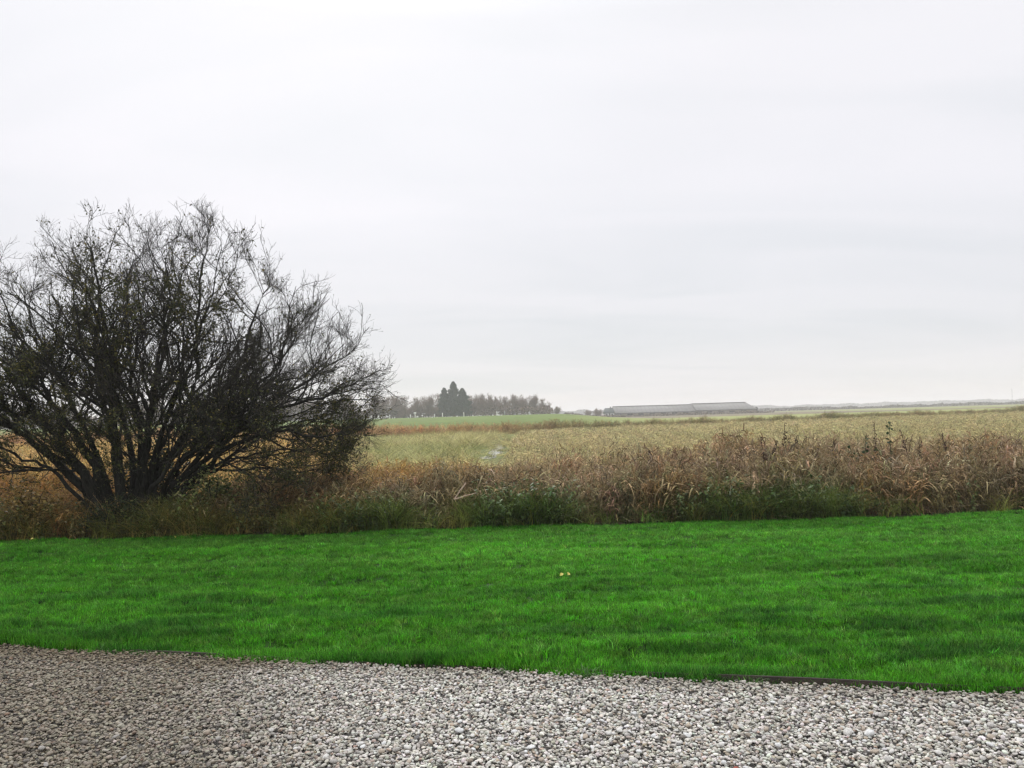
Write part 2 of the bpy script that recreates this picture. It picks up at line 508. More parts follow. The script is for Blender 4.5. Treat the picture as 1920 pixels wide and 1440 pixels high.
# ------------------------------------------------------------------ lawn grass (stuff)
def tuft(seed, n, rad_, h, w, lean, k=3):
    r = np.random.default_rng(seed)
    a = r.uniform(0, 2 * np.pi, n); q = rad_ * np.sqrt(r.uniform(0, 1, n))
    b = np.stack([q * np.cos(a), q * np.sin(a), np.zeros(n)], 1)
    az = r.uniform(0, 2 * np.pi, n); hh = h * r.uniform(0.55, 1.15, n); le = hh * lean * r.uniform(0.2, 1.6, n)
    d = np.stack([np.cos(az), np.sin(az), np.zeros(n)], 1)
    tt = np.linspace(0, 1, k)
    P = b[:, None] + d[:, None] * (le[:, None] * tt ** 2)[..., None]
    P[..., 2] += hh[:, None] * (tt - 0.18 * tt ** 3 * (le / hh)[:, None])
    W = (w * r.uniform(0.7, 1.3, n))[:, None] * (1 - 0.85 * tt ** 1.5)
    th = az + np.pi / 2 + r.normal(0, 0.6, n)
    side = np.stack([np.cos(th), np.sin(th), np.zeros(n)], 1)
    V, F = blades(P, W, side)
    return V, F, np.repeat(r.uniform(0, 1, n), k * 2)


tufts = []
for s in range(6):
    V, F, v = tuft(100 + s, 36, 0.055, 0.052, 0.0023, 0.6, 3)
    tufts.append(mesh_np('grass_tuft', V, F, [M['grass']], v=v))


def scatter_rows(n, ymin, ymax, xpad, half=0.66, pw=1.0):
    """points over the wedge in view and a margin, denser near the camera"""
    t = rng.uniform(0, 1, n)
    y = (ymin ** pw + t * (ymax ** pw - ymin ** pw)) ** (1 / pw)
    x = rng.uniform(-1, 1, n) * (y * half + xpad)
    return x, y


n = 62000
x, y = scatter_rows(n, 4.0, 11.85, 1.6, 0.66)
k = y > edge_y(x) + 0.015; x, y = x[k], y[k]
xe = rng.uniform(-6, 6, 2600); ye = edge_y(xe) + 0.03 + 0.10 * rng.uniform(0, 1, 2600) ** 1.5 - 0.075 * sstep(0.45, 0.85, vnoise(xe * 2.6, xe * 0, 51))
x, y = np.concatenate([x, xe]), np.concatenate([y, ye])
k = (y > edge_y(x) - 0.06) & (y < FAR_EDGE(x) + 0.05)
x, y = x[k], y[k]
mown = fbm(x * 0.5, y * 1.9, 31, 3); fine = fbm(x * 2.2, y * 5.0, 37, 3)
edge = np.exp(-np.clip(y - edge_y(x), 0, 9) / 0.10)
hole = sstep(0.55, 0.68, fbm(x * 1.05, y * 7.0, 41, 3)) * (0.10 + 0.9 * sstep(9.0, 6.6, y))
palep = rng.uniform(0, 1, len(x)) < 0.12
h = 0.58 + 0.5 * fine + 0.65 * edge + 0.25 * hole
c = mixc([(0.058, 0.235, 0.010), (0.086, 0.30, 0.016), (0.125, 0.29, 0.05), (0.012, 0.066, 0.014), (0.18, 0.33, 0.08)],
         np.stack([0.8 + 0 * x, 0.35 + 1.4 * np.clip(mown - 0.35, 0, 1), 0.9 * np.clip(fine - 0.5, 0, 1) + 0.5 * sstep(8, 11, y) * sstep(0, 5, x) * vnoise(x * 0.8, y * 2, 4), 1.7 * hole + 0.25 * edge, 1.5 * palep + 0.30 * sstep(0.5, 0.7, vnoise(x * 0.35, y * 2.2, 77)) * sstep(6.5, 10.5, y)], 1))  # far-right sheen and dewy bands are put into the tint as paler green
band = 0.62 + 0.68 * fbm(x * 0.28, y * 1.9, 88, 3)
c = jitter(c * band[:, None] * np.array([0.96, 1.0, 0.9]), 0.30)
g = scatter('grass', np.stack([x, y, lawn_z(x, y) - 0.035], 1), rotz(len(x), 0.16), np.stack([np.ones_like(h), np.ones_like(h), h], 1) * rng.uniform(0.85, 1.15, (len(x), 1)), c, tufts, rng.integers(0, 6, len(x)), M['grass'])
tag(g, 'short bright green grass covering the lawn', 'grass', kind='stuff')


# ------------------------------------------------------------------ lawn edging
edging = empty('lawn_edging', (0, 5.3, -0.1))
tag(edging, 'low dark brown wooden edging boards between lawn and gravel', 'edging')
xs = np.linspace(-9, 9, 7)
for i in range(6):
    x0, x1 = xs[i] + 0.004, xs[i + 1] - 0.004
    q = np.linspace(x0, x1, 8)
    y0 = edge_y(q) - 0.012 + 0.006 * (i % 2)
    top = -0.040 + 0.004 * ((i * 7) % 3) - (0.024 if i < 3 else 0.0)
    V = []
    for yy, zz in ((0, -0.15), (0, 0), (0.022, 0), (0.022, -0.15)):
        V.append(np.stack([q, y0 + yy - 5.3, np.full(8, zz + top + 0.1) + 0.004 * np.sin(q * 3 + i)], 1))
    V = np.concatenate(V)
    F = [[a * 8 + j, a * 8 + j + 1, ((a + 1) % 4) * 8 + j + 1, ((a + 1) % 4) * 8 + j] for a in range(4) for j in range(7)]
    F += [[0, 8, 16, 24], [31, 23, 15, 7]]
    obj('board', mesh_np('board', V, np.array(F)[:, ::-1], [M['board']]), edging)


# ------------------------------------------------------------------ gravel
def ico(sub):
    import bmesh
    bm = bmesh.new(); bmesh.ops.create_icosphere(bm, subdivisions=sub, radius=1.0)
    V = np.array([v.co[:] for v in bm.verts]); F = np.array([[v.index for v in f.verts] for f in bm.faces]); bm.free()
    return V, F


ICO_V, ICO_F = ico(2)


def pebble(seed):
    r = np.random.default_rng(seed)
    V = ICO_V.copy()
    for _ in range(9):                                   # knock facets off, as on crushed and rolled stone
        nrm = unit(r.normal(0, 1, 3)); d = r.uniform(0.62, 0.9)
        s = V @ nrm - d
        V = V - np.clip(s, 0, None)[:, None] * nrm * 0.9
    V = V * np.array([1, r.uniform(0.62, 0.9), r.uniform(0.36, 0.6)])
    V += r.normal(0, 0.025, V.shape)
    me = mesh_np('stone', V, ICO_F, [M['stone']], True)
    return me


pebbles = [pebble(500 + i) for i in range(14)]


def stone_colour(x, y, n):
    base = np.array([(0.53, 0.515, 0.465), (0.435, 0.415, 0.365), (0.33, 0.312, 0.268), (0.62, 0.605, 0.56), (0.36, 0.30, 0.235), (0.17, 0.16, 0.15), (0.38, 0.28, 0.225), (0.09, 0.088, 0.085)])
    p = np.array([0.29, 0.26, 0.15, 0.12, 0.08, 0.06, 0.012, 0.028])
    c = base[rng.choice(len(base), n, p=p)]
    c = jitter(c, 0.09)
    # stones turn darker and browner towards the left of the drive, with a noisy border
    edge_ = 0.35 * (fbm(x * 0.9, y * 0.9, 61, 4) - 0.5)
    browning = 1 - sstep(-2.1, -0.35, x + 3.2 * edge_ + 0.25 * (y - 4.4))
    band = sstep(0.40, 0.04, edge_y(x) - y) * 0.7                      # same darker brown on the row along the edging
    browning = np.clip(0.85 * browning + 0.75 * band, 0, 1)[:, None]
    brown_mul = np.array([0.53, 0.46, 0.345])
    return c * (1 - browning) + c * brown_mul * 0.62 * browning


def gravel_points(n, ymin, lo, hi):
    x = rng.uniform(-7.5, 7.5, n); y = rng.uniform(ymin, 7.6, n)
    k = (y < edge_y(x) - 0.02) & (np.abs(x) < y * 0.70 + 0.9)
    x, y = x[k], y[k]
    s = lo + (hi - lo) * rng.beta(1.5, 2.9, len(x))
    return x, y, s


# the 300 biggest stones of the near rows are single pieces of the drive
xs_, ys_, ss_ = [], [], []
special = [(1.65, 4.11, 0.030, 'pale grey rounded stone, left of the pair of large stones'), (1.745, 4.09, 0.034, 'large pale grey stone, right of the pair of large stones'),
           (0.98, 3.74, 0.019, 'rust red stone at the bottom of the drive'), (-0.33, 4.26, 0.030, None), (0.04, 4.03, 0.026, None), (-2.66, 5.10, 0.030, None),
           (-2.15, 5.09, 0.028, None), (1.39, 3.96, 0.022, None), (1.68, 3.88, 0.024, None)]
nb = 300 - len(special)
x = rng.uniform(-2.9, 2.6, 4000); y = rng.uniform(3.65, 4.6, 4000)
k = np.abs(x) < y * 0.66
x, y = x[k][:nb], y[k][:nb]
s = rng.uniform(0.015, 0.0235, nb)
x = np.concatenate([[a[0] for a in special], x]); y = np.concatenate([[a[1] for a in special], y]); s = np.concatenate([[a[2] for a in special], s])
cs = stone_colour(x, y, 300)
for i, v in ((0, (0.47, 0.49, 0.46)), (1, (0.52, 0.54, 0.51)), (2, (0.26, 0.075, 0.05)), (3, (0.55, 0.55, 0.53)), (4, (0.54, 0.54, 0.53))):
    cs[i] = v
tones = [(0.50, 0.49, 0.46), (0.40, 0.385, 0.36), (0.29, 0.275, 0.25), (0.34, 0.29, 0.23), (0.20, 0.17, 0.135), (0.15, 0.135, 0.115), (0.26, 0.075, 0.05), (0.54, 0.545, 0.53)]
tm = [noisy('stone_tone', tuple(np.array(q) * 0.78), tuple(np.clip(np.array(q) * 1.2, 0, 0.8)), 2.6, 0.7, 0.0) for q in tones]
single = {}
for i in range(300):
    ti = int(np.argmin(((np.array(tones) - cs[i]) ** 2).sum(1))); pi = i % 14
    if (ti, pi) not in single:
        me = pebbles[pi].copy(); me.materials.clear(); me.materials.append(tm[ti]); single[(ti, pi)] = me
    o = obj('stone', single[(ti, pi)], drive)
    o.location = (x[i], y[i], float(gravel_z(x[i], y[i])) + 0.022 + 0.25 * s[i])
    o.rotation_euler = (rng.normal(0, 0.25), rng.normal(0, 0.25), rng.uniform(0, 6.28))
    o.scale = (s[i], s[i], s[i])
    if i < len(special) and special[i][3]: o['label'] = special[i][3]

x1_, y1_, s1_ = gravel_points(350000, 3.1, 0.0050, 0.0200)
n = len(x1_)
lay = rng.uniform(0, 1, n) ** 1.5
z = gravel_z(x1_, y1_) + 0.003 + 0.022 * lay
rt = rotz(n, 0.26)
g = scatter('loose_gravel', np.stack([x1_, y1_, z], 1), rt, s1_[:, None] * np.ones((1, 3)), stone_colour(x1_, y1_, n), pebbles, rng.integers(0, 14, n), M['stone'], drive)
tag(g, 'small rounded grey and tan stones of the drive', kind='stuff')


# ------------------------------------------------------------------ reed and weed shapes
def reed_clump(seed, stems=5, h=1.0, leaves=15, leaf_len=0.20, leaf_w=0.0074, spread=0.11, plume=False):
    r = np.random.default_rng(seed)
    k = 5
    tt = np.linspace(0, 1, k)
    a = r.uniform(0, 2 * np.pi, stems); q = spread * np.sqrt(r.uniform(0, 1, stems))
    b = np.stack([q * np.cos(a), q * np.sin(a), np.zeros(stems)], 1)
    az = r.uniform(0, 2 * np.pi, stems); H = h * r.uniform(0.7, 1.1, stems); le = H * r.uniform(0.0, 0.22, stems)
    d = np.stack([np.cos(az), np.sin(az), np.zeros(stems)], 1)
    P = b[:, None] + d[:, None] * (le[:, None] * tt ** 2)[..., None]
    P[..., 2] += H[:, None] * tt
    V1, F1 = tubes(P, np.tile(0.0034 * (1 - 0.55 * tt), (stems, 1)), 3)
    parts = [(V1, F1, np.repeat(r.uniform(0.3, 0.8, stems), k * 3))]
    n = stems * leaves
    si = np.repeat(np.arange(stems), leaves)
    t0 = r.uniform(0.12, 1.0, n)
    base = b[si] + d[si] * (le[si] * t0 ** 2)[:, None]; base[:, 2] += H[si] * t0
    az2 = r.uniform(0, 2 * np.pi, n); d2 = np.stack([np.cos(az2), np.sin(az2), np.zeros(n)], 1)
    ln = leaf_len * r.uniform(0.45, 1.2, n); up = r.uniform(0.1, 1.6, n); dr = r.uniform(0.3, 2.1, n)
    P2 = base[:, None] + d2[:, None] * (ln[:, None] * (tt * 0.85))[..., None]
    P2[..., 2] += ln[:, None] * (up[:, None] * tt - dr[:, None] * tt ** 2)
    P2[..., 2] = np.maximum(P2[..., 2], 0.01)
    W2 = (leaf_w * r.uniform(0.5, 1.3, n))[:, None] * np.array([0.7, 1.0, 0.9, 0.6, 0.08])
    tw = az2 + np.pi / 2 + r.normal(0, 0.35, n)
    side = unit(np.stack([np.cos(tw), np.sin(tw), r.normal(0, 0.5, n)], 1))
    V2, F2 = blades(P2, W2, side)
    parts.append((V2, F2, np.repeat(np.clip(r.beta(1.3, 2.0, n), 0, 1), k * 2)))
    if plume:
        m_ = stems * 26
        si = r.integers(0, stems, m_); t0 = 0.88 + 0.2 * r.uniform(0, 1, m_)
        base = b[si] + d[si] * (le[si] * t0 ** 2)[:, None]; base[:, 2] += H[si] * t0
        dd = unit(np.stack([r.normal(0, 1, m_), r.normal(0, 1, m_), r.uniform(0.3, 1.5, m_)], 1)) * r.uniform(0.02, 0.06, m_)[:, None]
        P3 = base[:, None] + dd[:, None] * np.linspace(0, 1, 2)[None, :, None]
        V3, F3 = blades(P3, np.tile([0.0035, 0.001], (m_, 1)), unit(np.cross(dd, r.normal(0, 1, (m_, 3)))))
        parts.append((V3, F3, np.repeat(r.uniform(0.2, 0.7, m_), 4)))
    V, Fs, v = join(parts)
    return mesh_np('reed_clump', V, Fs, [M['reed']], v=v)


def herb_clump(seed, stems=7, h=0.45, leaves=14, leaf=0.045, spread=0.13, material=None):
    """nettle or bramble: upright stems with broad pointed leaves"""
    r = np.random.default_rng(seed)
    k = 4; tt = np.linspace(0, 1, k)
    a = r.uniform(0, 2 * np.pi, stems); q = spread * np.sqrt(r.uniform(0, 1, stems))
    b = np.stack([q * np.cos(a), q * np.sin(a), np.zeros(stems)], 1)
    az = r.uniform(0, 2 * np.pi, stems); H = h * r.uniform(0.5, 1.15, stems); le = H * r.uniform(0.1, 0.6, stems)
    d = np.stack([np.cos(az), np.sin(az), np.zeros(stems)], 1)
    P = b[:, None] + d[:, None] * (le[:, None] * tt ** 2)[..., None]; P[..., 2] += H[:, None] * tt
    V1, F1 = tubes(P, np.tile(0.0028 * (1 - 0.5 * tt), (stems, 1)), 3)
    parts = [(V1, F1, 0.3)]
    n = stems * leaves
    si = np.repeat(np.arange(stems), leaves); t0 = r.uniform(0.2, 1.02, n)
    base = b[si] + d[si] * (le[si] * t0 ** 2)[:, None]; base[:, 2] += H[si] * t0
    az2 = r.uniform(0, 2 * np.pi, n)
    dd = np.stack([np.cos(az2), np.sin(az2), r.normal(0.0, 0.35, n)], 1)
    ln = leaf * r.uniform(0.5, 1.3, n)
    t3 = np.array([0, 0.4, 1.0])
    P2 = base[:, None] + dd[:, None] * (ln[:, None] * t3)[..., None]
    P2[..., 2] -= 0.35 * ln[:, None] * t3 ** 2
    W2 = ln[:, None] * np.array([0.05, 0.33, 0.02])
    side = unit(np.stack([-np.sin(az2), np.cos(az2), r.normal(0, 0.35, n)], 1))
    V2, F2 = blades(P2, W2, side)
    parts.append((V2, F2, np.repeat(r.uniform(0, 1, n), 6)))
    V, Fs, v = join(parts)
    return mesh_np('herb_clump', V, Fs, [material or M['weed']], v=v)


def grass_clump(seed, n=60, h=0.8, w=0.0035, rad_=0.12, lean=0.7):
    V, F, v = tuft(seed, n, rad_, h, w, lean, 5)
    return mesh_np('grass_clump', V, F, [M['reed']], v=v)


reeds = [reed_clump(900 + i, plume=(i % 3 == 0)) for i in range(8)]
broad_reeds = [reed_clump(920 + i, 4, 0.95, 11, 0.24, 0.0105, 0.10) for i in range(4)]
herbs = [herb_clump(940 + i) for i in range(6)]
tall_grass = [grass_clump(970 + i) for i in range(6)]
field_plants = [reed_clump(1000 + i, 5, 0.62, 9, 0.22, 0.0075, 0.17) for i in range(6)]

C_BROWN = (0.215, 0.165, 0.092); C_RUST = (0.27, 0.155, 0.062); C_TAN = (0.40, 0.305, 0.165); C_PALE = (0.56, 0.465, 0.32)
C_GOLD = (0.46, 0.30, 0.085); C_ORANGE = (0.36, 0.17, 0.045); C_OLIVE = (0.105, 0.105, 0.035); C_GREEN = (0.075, 0.14, 0.034); C_DARK = (0.036, 0.074, 0.024)


def belt_height(x):
    return np.interp(x, [-14, -8, -5, -3, -1.5, 0, 1.2, 2.5, 4.2, 5.2, 6.5, 8, 14], [1.15, 1.08, 0.95, 0.98, 0.95, 0.98, 1.0, 1.05, 1.22, 1.06, 1.05, 1.0, 1.0])


# tall dry reeds of the ditch
n = 6500
x = rng.uniform(-14, 14, n); y = 12.15 + 3.3 * rng.uniform(0, 1, n)
tz = terrain(x, y)
lump = fbm(x * 0.9, y * 0.7, 71, 3)
gap = 1 - 0.55 * np.exp(-((x + 6.0) / 1.2) ** 2)
hgt = (belt_height(x) * (0.62 + 0.62 * lump)) * (0.62 + 0.38 * sstep(12.1, 13.0, y)) * gap
left_gold = sstep(0.3, -1.8, x) * sstep(12.9, 14.2, y)
w = np.stack([1.1 + 0 * x, 1.3 * sstep(0.42, 0.66, fbm(x * 0.7, y, 73, 3)) + 0.2, 0.35 + 0.4 * sstep(13.4, 15, y), 0.12 + 0 * x, 4.0 * left_gold + 2.5 * sstep(-5.8, -6.8, x), 3.0 * sstep(-5.8, -7.2, x), 0.55 * sstep(13, 12.2, y)], 1)
c = jitter(mixc([C_BROWN, C_RUST, C_TAN, C_PALE, C_GOLD, C_ORANGE, C_OLIVE], w * rng.uniform(0.1, 1, w.shape) ** 2), 0.2)
br_ = rng.uniform(0, 1, n) < 0.22
c = c * 0.86
c = np.where(br_[:, None], np.clip(c * np.array([1.35, 1.38, 1.42]), 0, 0.75), c)
pick = np.where(br_, 8 + rng.integers(0, 4, n), rng.integers(0, 8, n))
g = scatter('reed_bed', np.stack([x, y, tz - 0.02], 1), rotz(n, 0.13), np.stack([0.8 + 0.3 * hgt, 0.8 + 0.3 * hgt, hgt], 1), c, reeds + broad_reeds, pick, M['reed'])
tag(g, 'brown dried reeds along the ditch behind the lawn', 'reeds', kind='stuff')

# dry grass between and behind
n = 3600
x = rng.uniform(-15, 14, n); y = 12.3 + 5.5 * rng.uniform(0, 1, n)
hgt = rng.uniform(0.6, 1.15, n) * (0.75 + 0.35 * sstep(-4, -8, x)) * (0.8 + 0.2 * sstep(12.4, 14, y))
lg = sstep(0.6, -1.8, x)
w = np.stack([1.0 + 0 * x, 0.5 + 0 * x, 3.4 * lg, 2.6 * lg * sstep(-5.8, -7.2, x), 0.6 * sstep(13.6, 12.4, y)], 1)
c = jitter(mixc([C_TAN, C_PALE, C_GOLD, C_ORANGE, C_OLIVE], w * rng.uniform(0.1, 1, w.shape) ** 2), 0.2)
g = scatter('dry_grass', np.stack([x, y, terrain(x, y) - 0.02], 1), rotz(n, 0.15), np.stack([1 + 0 * hgt, 1 + 0 * hgt, hgt], 1), c, tall_grass, rng.integers(0, 6, n), M['reed'])
tag(g, 'golden dead grass among the ditch reeds', 'dry grass', kind='stuff')

# green nettles and brambles at the foot of the reeds
n = 4200
x = rng.uniform(-13, 13, n); y = FAR_EDGE(x) + 0.12 + 0.95 * rng.uniform(0, 1, n) ** 1.3
pat = fbm(x * 0.8, y * 0.5, 81, 3)
k = rng.uniform(0, 1, n) < (0.10 + 1.1 * sstep(0.36, 0.66, pat)) * (1 - 0.5 * sstep(5, 7, x))
x, y, pat = x[k], y[k], pat[k]
hgt = (0.72 + 0.95 * pat) * rng.uniform(0.65, 1.15, len(x)) * (0.65 + 0.35 * sstep(0, 0.35, y - FAR_EDGE(x)))
w = np.stack([1.0 + 0 * x, 0.8 + 0 * x, 0.7 * sstep(0.6, 0.35, pat) + 0.35 + 0.8 * sstep(-2, -4, x), 0.5 * sstep(-6, -8, x) + 0.02, 0.9 * sstep(-1.5, -3.5, x)], 1)
c = jitter(mixc([C_GREEN, C_DARK, (0.15, 0.145, 0.045), C_ORANGE, (0.26, 0.21, 0.09)], w * rng.uniform(0.1, 1, w.shape) ** 2), 0.18)
isg = rng.uniform(0, 1, len(x)) < 0.6
pick = np.where(isg, 6 + rng.integers(0, 6, len(x)), rng.integers(0, 6, len(x)))
sc3 = np.stack([np.where(isg, 0.9, hgt), np.where(isg, 0.9, hgt), np.where(isg, hgt * 0.55, hgt)], 1)
c = np.where(isg[:, None], c * np.array([1.25, 1.1, 0.9]), c)
green_grass = [grass_clump(990 + i, 46, 0.8, 0.0042, 0.13, 0.8) for i in range(6)]
g = scatter('nettle_bank', np.stack([x, y, terrain(x, y) - 0.02], 1), rotz(len(x), 0.16), sc3, c, herbs + green_grass, pick, M['weed'])
tag(g, 'dark green nettles, long grass and weeds at the foot of the reeds', 'nettles', kind='stuff')

# ------------------------------------------------------------------ field of dried plants
n = 52000
x, y = scatter_rows(n, 15.0, 116, 3.0, 0.68, 0.75)
bound = -0.8 + 0.05 * (y - 35) + 1.4 * (vnoise(y * 0.35, y * 0 + 2, 5) - 0.5)
keep_gold = (x > bound) | (y < 22 + 5 * vnoise(x * 0.4, x * 0, 9)) | (x < -0.215 * y + 2.0 * vnoise(y * 0.2, y * 0, 14))
k = keep_gold & (y < STRIP(x) - 1.0) & ~((np.abs(x + 0.85 - 0.02 * (y - 45)) < 0.95) & (y > 26) & (y < 65))
x, y = x[k], y[k]
far = sstep(20, 60, y)
hgt = (1 - 0.5 * np.exp(-((x + 0.025 * y) / 0.55) ** 2) * (y < 36)) * (0.78 + 0.55 * sstep(-0.2, -0.3, x / y) + 0.5 * (fbm(x * 0.35, y * 0.3, 91, 3) - 0.5)) * rng.uniform(0.75, 1.2, len(x))
pt = fbm(x * 0.15, y * 0.1, 95, 3)
w = np.stack([1.1 + 0 * x, 0.9 + 0 * x, 0.35 + 0 * x, 0.35 * (1 - far), 0.55 * sstep(0.4, 0.65, pt) + 0.12, 0.9 * sstep(0, -4, x) + 2.5 * sstep(-0.19, -0.24, x / y), 1.8 * sstep(-0.20, -0.26, x / y)], 1)
c = jitter(mixc([(0.36, 0.295, 0.15), (0.46, 0.41, 0.22), (0.40, 0.33, 0.12), C_BROWN, (0.24, 0.26, 0.10), C_GOLD, C_ORANGE], w * rng.uniform(0.15, 1, w.shape) ** 1.6), 0.16)
g = scatter('field_crop', np.stack([x, y, terrain(x, y) - 0.02], 1), rotz(len(x), 0.14), np.stack([1.0 + 0.5 * far, 1.0 + 0.5 * far, hgt], 1), c, field_plants, rng.integers(0, 6, len(x)), M['reed'])
tag(g, 'tan dried plants filling the field beyond the ditch', 'field plants', kind='stuff')

# grass of the green meadow patch
n = 16000
x = rng.uniform(-48, 3.5, n); y = rng.uniform(19, 74, n)
k = (y < STRIP(x) - 0.5) & (x > -0.235 * y) & (x < -0.2 + 0.05 * (y - 35)) & ~((np.abs(x + 0.85 - 0.02 * (y - 45)) < 1.05) & (y > 28) & (rng.uniform(0, 1, n) < 0.93))
x, y = x[k], y[k]
pt = fbm(x * 0.3, y * 0.14, 99, 3)
hgt = rng.uniform(0.16, 0.36, len(x)) * (0.7 + 0.8 * pt)
w = np.stack([1.0 + 0 * x, 0.8 + 0 * x, 0.45 + 1.8 * sstep(0.40, 0.62, pt) + 0.2 * sstep(40, 26, y)], 1)
c = jitter(mixc([(0.12, 0.165, 0.045), (0.19, 0.19, 0.065), (0.38, 0.31, 0.14)], w * rng.uniform(0.15, 1, w.shape) ** 1.5), 0.14)
g = scatter('meadow_grass', np.stack([x, y, terrain(x, y) - 0.02], 1), rotz(len(x), 0.2), np.stack([2.2 + 0 * hgt, 2.2 + 0 * hgt, hgt], 1), c, tall_grass, rng.integers(0, 6, len(x)), M['reed'])
tag(g, 'rough green meadow grass beyond the reeds', 'meadow', kind='stuff')

# far bank: rust reeds at the left, green and brown weeds to the right
n = 9000
x = rng.uniform(-70, 128, n); y = STRIP(x) + rng.uniform(-1.4, 1.6, n)
cl = fbm(x * 0.45, y * 0.2, 111, 3)
hgt = np.interp(x, [-70, -20, -6, 4, 20, 130], [1.6, 1.45, 1.15, 0.95, 0.85, 0.85]) * (0.55 + 0.9 * cl) * rng.uniform(0.7, 1.2, n)
rl = 1 - sstep(-8, 8, x)
w = np.stack([1.4 * rl + 0.25 * sstep(0.5, 0.65, vnoise(x * 0.12, x * 0, 3)), 1.0 * rl, 0.9 * (1 - rl), 0.9 * (1 - rl), 0.5 + 0 * x], 1)
c = jitter(mixc([(0.33, 0.155, 0.07), (0.42, 0.26, 0.12), (0.12, 0.145, 0.04), (0.21, 0.17, 0.07), C_TAN], w * rng.uniform(0.15, 1, w.shape) ** 1.5), 0.18)
g = scatter('bank_weeds', np.stack([x, y, terrain(x, y) - 0.03], 1), rotz(n, 0.15), np.stack([1.5 + 0 * hgt, 1.5 + 0 * hgt, hgt], 1), c, reeds + tall_grass, rng.integers(0, 14, n), M['reed'])
tag(g, 'rust and green weeds on the far ditch bank', 'bank weeds', kind='stuff')

# water standing in the furrow of the meadow
yy = np.linspace(33.5, 64, 60)
cxw = -0.85 + 0.02 * (yy - 45) + 0.10 * np.sin(yy * 0.7)
hw = (0.28 + 0.12 * np.sin(yy * 1.3 + 1)) * (0.5 + 0.5 * sstep(64, 60, yy) * sstep(33.5, 35, yy))
V = np.concatenate([np.stack([cxw - hw, yy, np.full(60, -0.185)], 1), np.stack([cxw + hw, yy, np.full(60, -0.185)], 1)])
F = np.array([[i, i + 60, i + 61, i + 1] for i in range(59)])
wtr = obj('furrow_water', mesh_np('furrow_water', V, F, [M['water']], True))
tag(wtr, 'water lying in a meadow furrow and reflecting the sky', kind='structure')


